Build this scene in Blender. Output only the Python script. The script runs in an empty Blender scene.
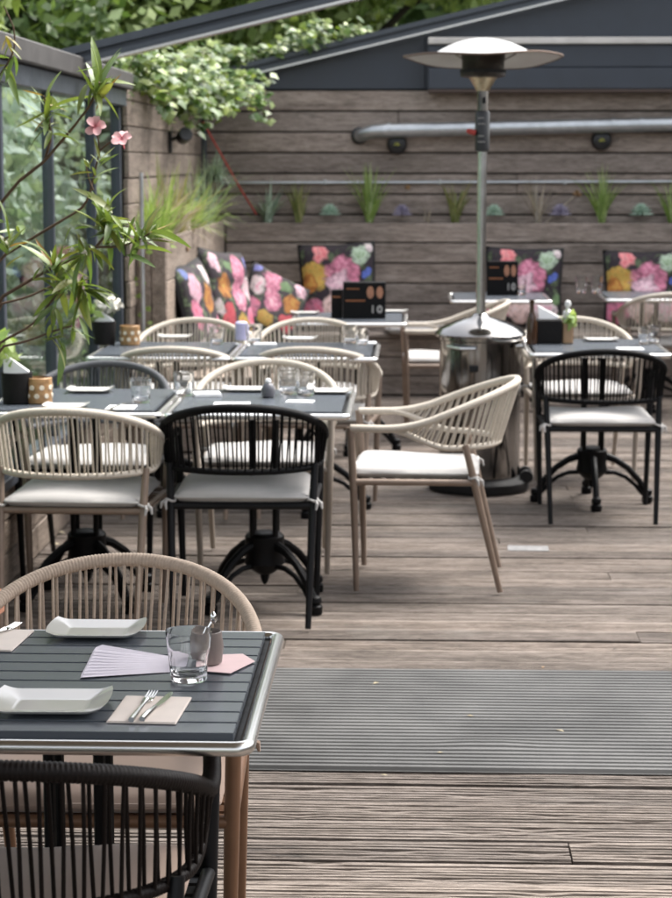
import bpy, bmesh, math, random
import numpy as np
from mathutils import Vector, Matrix, Euler
R = math.radians
S = bpy.context.scene
COL = S.collection
random.seed(7)

# ------------------------------------------------------------------ camera
F, CH = 2020.0, 1.6                       # focal length in photo pixels (photo 672 x 898), camera height
_n = math.sqrt(76**2 + 286**2 + F**2)
YAW = math.asin(76/_n); PIT = math.asin(286/_n/math.cos(YAW))
cam = bpy.data.cameras.new('Camera'); camo = bpy.data.objects.new('Camera', cam); COL.objects.link(camo)
camo.location = (0, 0, CH); camo.rotation_euler = (math.pi/2 - PIT, 0, YAW)
cam.sensor_fit = 'HORIZONTAL'; cam.sensor_width = 36; cam.lens = 36*F/672
cam.clip_start = 0.05; cam.clip_end = 500
cam.dof.use_dof = True; cam.dof.focus_distance = 3.9; cam.dof.aperture_fstop = 12.0
S.camera = camo
# ------------------------------------------------------------------ sky, sun, exposure
SUN_EL, SUN_AZ = R(58), R(52)            # azimuth measured from +Y towards +X
W = bpy.data.worlds.new('World'); S.world = W; W.use_nodes = True
wn = W.node_tree; wn.nodes.clear()
sky = wn.nodes.new('ShaderNodeTexSky'); sky.sky_type = 'NISHITA'; sky.sun_disc = False
sky.sun_elevation = SUN_EL; sky.sun_rotation = SUN_AZ; sky.dust_density = 5.0; sky.air_density = 1.0
hs = wn.nodes.new('ShaderNodeHueSaturation'); hs.inputs['Saturation'].default_value = 0.30
bg = wn.nodes.new('ShaderNodeBackground'); bg.inputs['Strength'].default_value = 0.15
wo = wn.nodes.new('ShaderNodeOutputWorld')
wn.links.new(sky.outputs[0], hs.inputs['Color']); wn.links.new(hs.outputs[0], bg.inputs['Color']); wn.links.new(bg.outputs[0], wo.inputs['Surface'])
sl = bpy.data.lights.new('Sun', 'SUN'); sl.energy = 1.3; sl.angle = R(24); sl.color = (1.0, 0.965, 0.92)
so = bpy.data.objects.new('Sun', sl); COL.objects.link(so)
sd = Vector((math.sin(SUN_AZ)*math.cos(SUN_EL), math.cos(SUN_AZ)*math.cos(SUN_EL), math.sin(SUN_EL)))
so.rotation_euler = sd.to_track_quat('Z', 'Y').to_euler(); so.location = (0, 0, 8)
S.view_settings.view_transform = 'Standard'; S.view_settings.look = 'None'
S.view_settings.gamma = 1.0; S.view_settings.exposure = 1.75
S.render.engine = 'CYCLES'

# ------------------------------------------------------------------ pixel -> place helpers (photo pixels)
_R = Vector((math.cos(YAW), math.sin(YAW), 0)); _F = Vector((-math.sin(YAW)*math.cos(PIT), math.cos(YAW)*math.cos(PIT), -math.sin(PIT))); _U = _R.cross(_F)
def ray(x, y): return _F + _R*((x-336)/F) - _U*((y-449)/F)
def atz(x, y, z):
    d = ray(x, y); return Vector((0, 0, CH)) + d*((z-CH)/d.z)
def aty(x, y, Y):
    d = ray(x, y); return Vector((0, 0, CH)) + d*(Y/d.y)

# ------------------------------------------------------------------ materials
MATS = {}
def srgb(h):
    h = h.lstrip('#'); c = [int(h[i:i+2], 16)/255 for i in (0, 2, 4)]
    return tuple(v/12.92 if v <= .04045 else ((v+.055)/1.055)**2.4 for v in c)
class NT:
    def __init__(s, name):
        s.m = bpy.data.materials.new(name); s.m.use_nodes = True; s.t = s.m.node_tree
        s.b = s.t.nodes['Principled BSDF']; s.out = s.t.nodes['Material Output']
    def n(s, typ, **kw):
        nd = s.t.nodes.new(typ)
        for k, v in kw.items():
            if k in nd.inputs.keys() if isinstance(k, str) else False: nd.inputs[k].default_value = v
            else: setattr(nd, k, v)
        return nd
    def l(s, a, b): s.t.links.new(a, b)
    def pos(s, scale=(1, 1, 1), src='world'):
        if src == 'world': o = s.n('ShaderNodeNewGeometry').outputs['Position']
        elif src == 'uv': o = s.n('ShaderNodeTexCoord').outputs['UV']
        else: o = s.n('ShaderNodeTexCoord').outputs['Object']
        mp = s.n('ShaderNodeMapping'); mp.inputs['Scale'].default_value = scale; s.l(o, mp.inputs['Vector']); s.map = mp
        return mp.outputs[0]
    def noise(s, vec, scale=5, detail=6, rough=.6, dist=0):
        nd = s.n('ShaderNodeTexNoise'); nd.inputs['Scale'].default_value = scale; nd.inputs['Detail'].default_value = detail
        nd.inputs['Roughness'].default_value = rough; nd.inputs['Distortion'].default_value = dist
        s.l(vec, nd.inputs['Vector']); return nd.outputs['Fac']
    def ramp(s, fac, stops):
        nd = s.n('ShaderNodeValToRGB'); cr = nd.color_ramp
        while len(cr.elements) < len(stops): cr.elements.new(.5)
        for e, (p, c) in zip(cr.elements, stops):
            e.position = p; e.color = (*c[:3], 1) if not isinstance(c, (int, float)) else (c, c, c, 1)
        s.l(fac, nd.inputs[0]); return nd.outputs[0]
    def mix(s, fac, a, b, mode='MIX'):
        nd = s.n('ShaderNodeMix'); nd.data_type = 'RGBA'; nd.blend_type = mode
        for sock, v in ((nd.inputs[0], fac), (nd.inputs[6], a), (nd.inputs[7], b)):
            if isinstance(v, (int, float)): sock.default_value = v
            elif isinstance(v, tuple): sock.default_value = (*v[:3], 1)
            else: s.l(v, sock)
        return nd.outputs[2]
    def math(s, op, a, b=0.0, c=0.0):
        nd = s.n('ShaderNodeMath'); nd.operation = op
        for i, v in enumerate((a, b, c)):
            if isinstance(v, (int, float)): nd.inputs[i].default_value = v
            else: s.l(v, nd.inputs[i])
        return nd.outputs[0]
    def bump(s, h, strength=.3, dist=.005):
        nd = s.n('ShaderNodeBump'); nd.inputs['Strength'].default_value = strength; nd.inputs['Distance'].default_value = dist
        s.l(h, nd.inputs['Height']); s.l(nd.outputs[0], s.b.inputs['Normal'])
    def fin(s, **kw):
        for k, v in kw.items():
            k = k.replace('_', ' ')
            if k == 'Color': k = 'Base Color'
            if isinstance(v, (int, float)): s.b.inputs[k].default_value = v
            elif isinstance(v, tuple): s.b.inputs[k].default_value = (*v[:3], 1)
            else: s.l(v, s.b.inputs[k])
        return s.m
def plain(name, col, rough=.5, metal=0, var=.12, scale=30, bump=0, rv=None, **kw):
    if rv is None: rv = .02 if metal > .5 else .07
    t = NT(name); p = t.pos(src='obj'); f = t.noise(p, scale, 5)
    c = t.mix(1.0, col, t.ramp(f, [(.25, 1-var*2), (.75, 1.0)]), 'MULTIPLY')
    if bump: t.bump(f, bump, .002)
    r = t.ramp(f, [(.3, max(0, rough-rv)), (.7, min(1, rough+rv))])
    return t.fin(Color=c, Roughness=r, Metallic=metal, **kw)
def wood(name, c_lo, c_mid, c_hi, axis=0, rough=.75, bump=.5, knots=True, wear=None):
    """weathered boards: streaks stretched along one axis, every board with its own tone and offset"""
    t = NT(name)
    sc = [9.0, 9.0, 9.0]; sc[axis] = 1.05
    g = t.n('ShaderNodeNewGeometry'); oi = t.n('ShaderNodeObjectInfo')
    off = t.math('MULTIPLY', oi.outputs['Random'], 37.0)
    cx = t.n('ShaderNodeCombineXYZ'); t.l(off, cx.inputs[0]); t.l(off, cx.inputs[1]); t.l(off, cx.inputs[2])
    va = t.n('ShaderNodeVectorMath'); va.operation = 'ADD'; t.l(g.outputs['Position'], va.inputs[0]); t.l(cx.outputs[0], va.inputs[1])
    mp = t.n('ShaderNodeMapping'); mp.inputs['Scale'].default_value = sc; t.l(va.outputs[0], mp.inputs['Vector'])
    fine = t.noise(mp.outputs[0], 11, 9, .78, .5); broad = t.noise(mp.outputs[0], 1.6, 5, .6, .6)
    sc2 = [2.2, 2.2, 2.2]; sc2[axis] = .8
    mp2 = t.n('ShaderNodeMapping'); mp2.inputs['Scale'].default_value = sc2; t.l(va.outputs[0], mp2.inputs['Vector'])
    blot = t.noise(mp2.outputs[0], 1.5, 6, .65)
    f = t.math('ADD', t.math('MULTIPLY', fine, .68), t.math('MULTIPLY', broad, .32))
    c = t.ramp(f, [(.36, c_lo), (.48, c_mid), (.60, c_hi)])
    c = t.mix(1.0, c, t.ramp(blot, [(.32, .68), (.50, .97), (.72, 1.0)]), 'MULTIPLY')
    crk = t.ramp(t.noise(mp.outputs[0], 3.4, 10, .85, 1.2), [(.36, .30), (.43, 1.0)])
    c = t.mix(.75, c, t.mix(1.0, c, crk, 'MULTIPLY'))
    tone = t.ramp(oi.outputs['Random'], [(0, (.72, .71, .71)), (.5, (.96, .95, .94)), (1, (1.14, 1.11, 1.08))])
    c = t.mix(1.0, c, tone, 'MULTIPLY')
    if wear:
        w = t.ramp(t.noise(g.outputs['Position'], 2.3, 7, .7), [(.55, 0.0), (.72, 1.0)])
        c = t.mix(t.math('MULTIPLY', w, .5), c, wear)
    t.bump(fine, bump, .006)
    return t.fin(Color=c, Roughness=t.ramp(fine, [(.3, rough-.15), (.7, rough+.1)]), Specular_IOR_Level=.3)
def leafmat(name, cols, rough=.45, trans=.35, spec=.5):
    t = NT(name); g = t.n('ShaderNodeNewGeometry'); oi = t.n('ShaderNodeObjectInfo')
    r = t.math('FRACT', t.math('ADD', g.outputs['Random Per Island'], oi.outputs['Random']))
    k = len(cols)-1
    c = t.ramp(r, [(i/k, col) for i, col in enumerate(cols)])
    nz = t.noise(t.pos(src='obj'), 40, 4)
    c = t.mix(1.0, c, t.ramp(nz, [(.3, .75), (.7, 1.05)]), 'MULTIPLY')
    t.fin(Color=c, Roughness=rough, Specular_IOR_Level=spec)
    tr = t.n('ShaderNodeBsdfTranslucent'); t.l(t.mix(1.0, c, (1.25, 1.25, .7), 'MULTIPLY'), tr.inputs['Color'])
    ms = t.n('ShaderNodeMixShader'); ms.inputs[0].default_value = trans
    t.l(t.b.outputs[0], ms.inputs[1]); t.l(tr.outputs[0], ms.inputs[2]); t.l(ms.outputs[0], t.out.inputs['Surface'])
    return t.m
def glassmat(name, col=(1, 1, 1), rough=.02, ior=1.45):
    t = NT(name); return t.fin(Color=col, Roughness=rough, IOR=ior, Transmission_Weight=1.0)

M = MATS
M['deck'] = wood('deck_wood', (.027, .0205, .016), (.145, .118, .098), (.285, .244, .214), 0, .72, .55, wear=(.20, .18, .16))
M['wallx'] = wood('wall_boards_x', (.07, .057, .047), (.235, .194, .166), (.37, .318, .28), 0, .75, .4, wear=(.11, .095, .07))
M['wally'] = wood('wall_boards_y', (.06, .047, .037), (.215, .172, .138), (.345, .288, .24), 1, .75, .4)
M['joist'] = plain('dark_joist_wood', (.035, .029, .025), .9)  # even dark brown for deck base, backings and liners
M['mat'] = plain('grey_composite', (.112, .110, .106), .6, 0, .36, 2.2, .2)
M['soil'] = plain('soil', (.035, .027, .02), .95, 0, .3, 60, .6)
M['ground'] = plain('ground_earth', (.10, .105, .075), .95, 0, .3, 3)
M['rope_beige'] = plain('beige_rope', (.56, .50, .42), .8, 0, .14, 120, .3)
M['rope_tan'] = plain('tan_rope', (.54, .43, .34), .8, 0, .14, 120, .3)
M['rope_grey'] = plain('grey_rope', (.075, .078, .085), .75, 0, .14, 120, .3)
M['rope_black'] = plain('black_rope', (.004, .004, .0045), .6, 0, .12, 120, .3, Specular_IOR_Level=.12)
M['rope_dark'] = plain('black_brown_rope', (.008, .005, .0042), .55, 0, .12, 120, .3, Specular_IOR_Level=.18)
M['frame_bronze'] = plain('bronze_frame', (.235, .175, .135), .42, .25, .10, 20)
M['frame_brown'] = plain('brown_bronze_frame', (.20, .105, .058), .4, .3, .1, 20)
M['frame_taupe'] = plain('taupe_frame', (.36, .31, .26), .45, .15, .10, 20)
M['frame_black'] = plain('black_frame', (.006, .006, .007), .45, 0, .1, 20, Specular_IOR_Level=.2)
M['fabric'] = plain('offwhite_cushion_fabric', (.41, .395, .38), .95, 0, .10, 9, .25, Sheen_Weight=.2)
M['fabric_tan'] = plain('tan_cushion_fabric', (.33, .235, .18), .95, 0, .08, 9, .25, Sheen_Weight=.2)
M['alu'] = plain('brushed_aluminium', (.74, .73, .71), .27, 1.0, .01, 2, 0, .0)
M['slat'] = plain('charcoal_slat', (.074, .085, .100), .27, 0, .04, 3, 0, .0, Specular_IOR_Level=.6)
M['slat_grey'] = plain('slate_grey_slat', (.42, .45, .485), .36, 0, .05, 3, 0, .0, Specular_IOR_Level=.6)
M['iron'] = plain('black_cast_iron', (.004, .004, .0045), .5, 0, .2, 40, .3, Specular_IOR_Level=.15)
M['canvas'] = plain('taupe_canvas', (.42, .33, .26), .9, 0, .06, 8)
M['rubber'] = plain('black_rubber', (.007, .007, .0075), .8)
M['chrome'] = plain('polished_steel', (.27, .262, .255), .12, 1.0, .05, 5)
M['steel'] = plain('brushed_steel_pole', (.55, .55, .54), .25, 1.0, .08, 20)
M['galv'] = plain('galvanised_steel', (.52, .54, .55), .38, .85, .16, 12)
M['enamel'] = plain('white_enamel', (.52, .52, .505), .4, 0, .1, 6)
M['rust'] = plain('rusty_rim', (.16, .105, .075), .6, .4, .25, 30)
M['burner'] = plain('heat_stained_steel', (.045, .034, .027), .5, .6, .3, 20)
M['brass'] = plain('perforated_brass', (.62, .53, .36), .35, .8, .25, 90)
M['red'] = plain('red_plastic', (.36, .035, .025), .5)
M['navy'] = plain('navy_paint', (.034, .042, .056), .5, 0, .14, 5)
M['navy_hi'] = plain('slate_blue_profile', (.062, .072, .086), .4, .2, .1, 8)
M['pale_strip'] = plain('pale_timber_strip', (.62, .59, .55), .6, 0, .18, 6)
M['grey_cap'] = plain('grey_capping', (.06, .056, .053), .6, 0, .25, 5)
M['brown_trim'] = plain('brown_trim', (.07, .045, .035), .7, 0, .2, 10)
M['lampblack'] = plain('black_lamp_plastic', (.007, .007, .008), .38)
M['yellow'] = plain('yellow_print', (.50, .50, .05), .5)
M['china'] = plain('white_china', (.56, .545, .52), .10, 0, .03, 5, Specular_IOR_Level=.7)
M['napkin'] = plain('cream_paper_napkin', (.76, .68, .62), .9, 0, .05, 20, .1)
M['napkin_white'] = plain('white_paper_napkin', (.78, .78, .78), .9, 0, .04, 20, .1)
M['napkin_lav'] = plain('lavender_paper', (.76, .71, .79), .9, 0, .05, 30, .1)
M['napkin_pink'] = plain('pink_paper', (.80, .60, .60), .9, 0, .05, 30, .1)
M['cutlery'] = plain('cutlery_steel', (.70, .69, .67), .16, 1.0, .05, 10)
M['cup'] = plain('grey_taupe_ceramic', (.20, .165, .15), .45, 0, .1, 20)
M['pepper'] = plain('dark_grey_stoneware', (.10, .10, .115), .4, 0, .1, 20)
M['lilac'] = plain('lilac_wax', (.52, .50, .72), .5)
M['wicker_dark'] = plain('dark_woven_pot', (.009, .0075, .007), .7, 0, .4, 70, .8, Specular_IOR_Level=.25)
M['gold'] = plain('amber_glass_lantern', (.50, .29, .13), .35, .2, .3, 50)
M['gold_dot'] = plain('pale_gold_dot', (.80, .72, .58), .4)
M['petal_white'] = plain('white_petal', (.80, .77, .68), .7, 0, .1, 40)
t = NT('pink_petal'); yy_ = t.n('ShaderNodeSeparateXYZ'); t.l(t.n('ShaderNodeTexCoord').outputs['Object'], yy_.inputs[0])
M['petal_pink'] = t.fin(Color=t.ramp(t.math('ADD', t.math('MULTIPLY', yy_.outputs[1], 30.0), t.math('MULTIPLY', t.noise(t.pos((160, 30, 1), 'obj'), 3), .25)), [(.10, (.62, .13, .17)), (.40, (.74, .33, .36)), (.95, (.80, .50, .50))]), Roughness=.6)
M['wood_lt'] = plain('light_wooden_caddy', (.36, .225, .125), .6, 0, .2, 14)
M['bark'] = plain('oleander_bark', (.16, .095, .06), .8, 0, .3, 60, .5)
M['trunk'] = plain('tree_bark', (.045, .036, .028), .9, 0, .3, 10, .6)
M['terracotta'] = plain('terracotta', (.30, .13, .075), .8, 0, .15, 15, .2)
M['menu'] = plain('black_menu_board', (.005, .005, .0055), .5, Specular_IOR_Level=.15)
M['print_orange'] = plain('orange_print', (.26, .09, .03), .6)
M['print_food'] = plain('orange_food_print', (.52, .24, .14), .6, 0, .35, 120)
M['print_white'] = plain('white_print', (.40, .38, .36), .6)
M['bottle'] = plain('brown_bottle_glass', (.045, .022, .012), .08, 0, .05, 5)
M['sauce'] = plain('white_plastic', (.75, .74, .72), .4)
M['paper'] = plain('white_floor_sheet', (.27, .265, .26), .8, 0, .3, 30)
M['dryleaf'] = plain('dry_leaf', (.30, .17, .07), .8, 0, .3, 60)
M['litter'] = plain('pale_dry_leaf', (.42, .36, .24), .8, 0, .3, 60)
M['glass'] = glassmat('clear_glass')
M['oleander'] = leafmat('oleander_leaf', [(.11, .18, .045), (.17, .24, .055), (.19, .25, .05), (.14, .23, .07), (.22, .23, .055), (.11, .18, .045)], .4, .3)
M['oleander_old'] = leafmat('oleander_old_leaf', [(.30, .17, .04), (.26, .22, .04), (.30, .17, .04)], .5, .3)
M['ivy'] = leafmat('ivy_leaf', [(.06, .12, .025), (.20, .29, .05), (.32, .40, .10), (.10, .19, .04), (.36, .43, .18), (.06, .12, .025)], .42, .3)
M['ivy_dark'] = leafmat('dark_ivy_leaf', [(.04, .085, .02), (.07, .14, .03), (.12, .20, .05), (.04, .085, .02)], .45, .3)  # darker ivy greens, mixed in leaf by leaf at random
M['tree'] = leafmat('tree_leaf', [(.05, .095, .028), (.09, .155, .045), (.16, .24, .07), (.05, .095, .028)], .5, .3)
M['tree2'] = leafmat('bright_tree_leaf', [(.12, .19, .05), (.22, .30, .085), (.32, .40, .15), (.12, .19, .05)], .5, .35)
M['hedge'] = leafmat('hedge_leaf', [(.26, .36, .27), (.42, .51, .42), (.60, .66, .58), (.26, .36, .27)], .5, .3)
M['grass'] = leafmat('grass_blade', [(.17, .22, .06), (.25, .29, .09), (.31, .33, .13), (.37, .33, .17), (.17, .22, .06)], .5, .3)
M['grass_green'] = leafmat('green_blade', [(.22, .34, .08), (.31, .43, .12), (.46, .55, .26), (.22, .34, .08)], .5, .3)
M['blue_blade'] = leafmat('bluish_blade', [(.22, .32, .25), (.34, .44, .34), (.45, .52, .40), (.22, .32, .25)], .5, .25)
M['pale_blade'] = leafmat('pale_dry_blade', [(.42, .39, .35), (.52, .46, .38), (.30, .24, .17), (.42, .39, .35)], .6, .25)
M['succ_green'] = leafmat('succulent_green', [(.30, .46, .36), (.42, .58, .46), (.52, .64, .52), (.30, .46, .36)], .5, .1)
M['succ_purple'] = leafmat('succulent_purple', [(.22, .20, .30), (.34, .31, .42), (.46, .42, .52), (.22, .20, .30)], .5, .1)
# fence panes: tinted sheet that both reflects and lets the hedge through
t = NT('fence_pane'); M['pane'] = t.m
lw_ = t.n('ShaderNodeLayerWeight'); lw_.inputs['Blend'].default_value = .5; fr_o = t.math('MULTIPLY_ADD', t.math('POWER', lw_.outputs['Facing'], 6.0), .62, .03)
tp_ = t.n('ShaderNodeBsdfTransparent'); tp_.inputs['Color'].default_value = (.90, .95, .94, 1)
gl_ = t.n('ShaderNodeBsdfGlossy'); gl_.inputs['Roughness'].default_value = .02
mx_ = t.n('ShaderNodeMixShader'); t.l(fr_o, mx_.inputs[0]); t.l(tp_.outputs[0], mx_.inputs[1]); t.l(gl_.outputs[0], mx_.inputs[2]); t.l(mx_.outputs[0], t.out.inputs['Surface'])

def floral(name, seed, dark, flowers):
    t = NT(name); uv = t.n('ShaderNodeTexCoord').outputs['UV']
    wn_ = t.n('ShaderNodeTexNoise'); wn_.inputs['Scale'].default_value = 5.5; wn_.inputs['Detail'].default_value = 3
    mo = t.n('ShaderNodeMapping'); mo.inputs['Location'].default_value = (seed, seed*.7, 0); t.l(uv, mo.inputs[0]); t.l(mo.outputs[0], wn_.inputs['Vector'])
    sub = t.n('ShaderNodeVectorMath'); sub.operation = 'SUBTRACT'; t.l(wn_.outputs['Color'], sub.inputs[0]); sub.inputs[1].default_value = (.5, .5, .5)
    scl = t.n('ShaderNodeVectorMath'); scl.operation = 'SCALE'; scl.inputs['Scale'].default_value = .22; t.l(sub.outputs[0], scl.inputs[0])
    add = t.n('ShaderNodeVectorMath'); add.operation = 'ADD'; t.l(uv, add.inputs[0]); t.l(scl.outputs[0], add.inputs[1])
    warp = add.outputs[0]
    vor = t.n('ShaderNodeTexVoronoi'); vor.inputs['Scale'].default_value = 15; t.l(warp, vor.inputs['Vector'])
    pet = vor.outputs['Distance']; fz = t.noise(warp, 24, 5, .7, 1.5)
    stem = t.ramp(t.noise(warp, 9, 3, .6), [(.50, dark), (.60, (.05, .07, .035)), (.68, (.16, .20, .12)), (.74, dark)])
    c = stem
    for (u, v, r, c0, c1) in flowers:
        d = t.n('ShaderNodeVectorMath'); d.operation = 'DISTANCE'; t.l(warp, d.inputs[0]); d.inputs[1].default_value = (u, v, 0)
        q = t.math('DIVIDE', d.outputs['Value'], r*1.0)
        # distance in the uv plane only: warp keeps z near zero
        mask = t.ramp(q, [(.82, 1.0), (.98, 0.0)])
        shade = t.math('ADD', t.math('ADD', t.math('MULTIPLY', pet, .75), t.math('MULTIPLY', q, .30)), t.math('MULTIPLY_ADD', fz, .9, -.45))
        fc = t.ramp(shade, [(.12, c0), (.55, c1), (.85, tuple(x*.42 for x in c1))])
        c = t.mix(mask, c, fc)
    sx = t.n('ShaderNodeSeparateXYZ'); t.l(uv, sx.inputs[0])
    eg = t.math('MAXIMUM', t.math('ABSOLUTE', t.math('SUBTRACT', sx.outputs[0], .5)), t.math('ABSOLUTE', t.math('SUBTRACT', sx.outputs[1], .5)))
    c = t.mix(t.ramp(eg, [(.462, 0.0), (.472, 1.0)]), c, (.008, .007, .008))
    t.bump(t.noise(uv, 160, 2), .1, .001)
    return t.fin(Color=c, Roughness=.85)
PK, WH, OR, RD, GN, BL, YL = (.66, .22, .33), (.74, .62, .62), (.46, .17, .035), (.48, .03, .06), (.15, .24, .11), (.035, .06, .26), (.55, .36, .08)
LPK = (.74, .46, .54); DK = (.022, .014, .020)
F_MAIN = [(.20, .62, .19, OR, YL), (.14, .52, .12, YL, OR), (.55, .62, .24, LPK, PK), (.50, .52, .17, WH, LPK), (.30, .88, .12, RD, (.74, .28, .28)),
          (.80, .82, .13, GN, (.45, .55, .42)), (.86, .60, .07, BL, (.10, .15, .5)), (.16, .20, .17, RD, PK), (.45, .24, .20, WH, (.78, .55, .50)), (.78, .22, .18, PK, WH), (.93, .36, .09, GN, GN), (.92, .92, .08, GN, WH)]
F_B = [(.30, .75, .20, PK, LPK), (.22, .50, .18, RD, PK), (.60, .60, .20, YL, OR), (.75, .85, .15, LPK, WH), (.50, .28, .19, WH, LPK), (.80, .30, .18, RD, PK), (.15, .15, .14, BL, WH), (.15, .92, .10, BL, (.2, .25, .5)), (.90, .58, .10, WH, LPK)]
F_C = [(.18, .85, .14, WH, LPK), (.30, .60, .17, YL, OR), (.45, .80, .09, GN, GN), (.66, .78, .20, LPK, PK), (.60, .52, .20, WH, PK), (.30, .30, .17, RD, (.6, .1, .12)), (.62, .22, .17, OR, YL), (.88, .30, .18, RD, PK), (.88, .62, .17, PK, WH), (.14, .40, .10, GN, WH), (.92, .88, .10, BL, (.2, .2, .5))]
M['floral_a'] = floral('floral_print_a', 0.0, DK, F_MAIN)
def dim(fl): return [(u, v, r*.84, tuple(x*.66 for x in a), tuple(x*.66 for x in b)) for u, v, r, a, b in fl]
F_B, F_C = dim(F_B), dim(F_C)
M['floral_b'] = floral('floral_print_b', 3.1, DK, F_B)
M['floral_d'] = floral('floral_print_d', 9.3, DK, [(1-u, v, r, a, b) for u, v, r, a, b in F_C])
M['floral_c'] = floral('floral_print_c', 5.7, DK, F_C)

# ------------------------------------------------------------------ mesh helpers
class MB:
    def __init__(s): s.v = []; s.f = []; s.uv = None
    def add(s, vs, fs):
        o = len(s.v); s.v += [tuple(v) for v in vs]; s.f += [tuple(i+o for i in f) for f in fs]; return s
    def box(s, x0, x1, y0, y1, z0, z1, c=0.0):
        if c <= 0:
            vs = [(x, y, z) for z in (z0, z1) for y in (y0, y1) for x in (x0, x1)]
            return s.add(vs, [(0, 2, 3, 1), (4, 5, 7, 6), (0, 1, 5, 4), (2, 6, 7, 3), (0, 4, 6, 2), (1, 3, 7, 5)])
        bm = bmesh.new(); bmesh.ops.create_cube(bm, size=1)
        for v in bm.verts: v.co = Vector(((x0+x1)/2+v.co.x*(x1-x0), (y0+y1)/2+v.co.y*(y1-y0), (z0+z1)/2+v.co.z*(z1-z0)))
        bmesh.ops.bevel(bm, geom=list(bm.edges), offset=c, segments=1, affect='EDGES')
        bm.verts.index_update(); s.add([v.co[:] for v in bm.verts], [[v.index for v in f.verts] for f in bm.faces]); bm.free(); return s
    def tube(s, pts, r, n=8, caps=True, closed=False, up=None):
        pts = [Vector(p) for p in pts]; N = len(pts); rr = r if isinstance(r, (list, tuple)) else [r]*N
        rings = []; prev = None
        for i, p in enumerate(pts):
            if closed: d = pts[(i+1) % N]-pts[i-1]
            else: d = pts[min(i+1, N-1)]-pts[max(i-1, 0)]
            if d.length < 1e-9: d = Vector((0, 0, 1))
            d.normalize()
            if prev is None:
                a = Vector((0, 0, 1)) if abs(d.z) < .9 else Vector((1, 0, 0))
                u = d.cross(a).normalized()
            else:
                u = prev - d*prev.dot(d)
                if u.length < 1e-6: u = d.orthogonal()
                u.normalize()
            prev = u; w = d.cross(u)
            rings.append([p + (u*math.cos(2*math.pi*k/n) + w*math.sin(2*math.pi*k/n))*rr[i] for k in range(n)])
        vs = [v for rg in rings for v in rg]; fs = []
        for i in range(N if closed else N-1):
            j = (i+1) % N
            for k in range(n):
                k2 = (k+1) % n; fs.append((i*n+k, i*n+k2, j*n+k2, j*n+k))
        if caps and not closed:
            fs.append(tuple(range(n-1, -1, -1))); fs.append(tuple((N-1)*n+k for k in range(n)))
        return s.add(vs, fs)
    def lathe(s, prof, n=24, c=(0, 0, 0), capb=True, capt=True, mod=None):
        vs = []; fs = []
        for i, (r, z) in enumerate(prof):
            for k in range(n):
                a = 2*math.pi*k/n; q = r*(mod(a, z) if mod else 1)
                vs.append((c[0]+q*math.cos(a), c[1]+q*math.sin(a), c[2]+z))
        for i in range(len(prof)-1):
            for k in range(n):
                k2 = (k+1) % n; fs.append((i*n+k, i*n+k2, (i+1)*n+k2, (i+1)*n+k))
        if capb: fs.append(tuple(range(n-1, -1, -1)))
        if capt: fs.append(tuple((len(prof)-1)*n+k for k in range(n)))
        return s.add(vs, fs)
    def prism(s, poly, y0, y1):           # polygon in xz extruded along y
        n = len(poly); vs = [(x, y0, z) for x, z in poly]+[(x, y1, z) for x, z in poly]
        fs = [tuple(range(n)), tuple(range(2*n-1, n-1, -1))]+[(i, n+i, n+(i+1) % n, (i+1) % n) for i in range(n)]
        return s.add(vs, fs)
    def xform(s, mtx): s.v = [tuple(mtx @ Vector(v)) for v in s.v]; return s
    def mesh(s, name, smooth=True, ang=40):
        me = bpy.data.meshes.new(name); me.from_pydata(s.v, [], s.f); me.update()
        if smooth:
            me.shade_smooth(); me.set_sharp_from_angle(angle=R(ang))
        return me
    def build(s, name, mat, parent=None, smooth=True, ang=40):
        return obj(name, s.mesh(name, smooth, ang), mat, parent)
def obj(name, me, mat=None, parent=None, loc=None, rz=0):
    o = bpy.data.objects.new(name, me); COL.objects.link(o)
    if mat is not None and me is not None:
        m = M[mat] if isinstance(mat, str) else mat
        if not me.materials: me.materials.append(m)
        elif me.materials[0] != m:
            o.material_slots[0].link = 'OBJECT'; o.material_slots[0].material = m
    if parent: o.parent = parent
    if loc is not None: o.location = loc
    if rz: o.rotation_euler = (0, 0, rz)
    return o
def tag(o, label, cat, group=None, kind=None):
    o['label'] = label; o['category'] = cat
    if group: o['group'] = group
    if kind: o['kind'] = kind
    return o
def thing(name, label, cat, loc=(0, 0, 0), rz=0, group=None):
    o = bpy.data.objects.new(name, None); COL.objects.link(o); o.location = loc; o.rotation_euler = (0, 0, rz); o.empty_display_size = .1
    return tag(o, label, cat, group)
def struct(o): o['kind'] = 'structure'; return o
def copy_tree(o, parent=None):
    c = o.copy(); COL.objects.link(c)
    if parent: c.parent = parent
    for ch in list(o.children): copy_tree(ch, c)
    return c
def setmat(o, m):
    o.material_slots[0].link = 'OBJECT'; o.material_slots[0].material = M[m]

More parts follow.
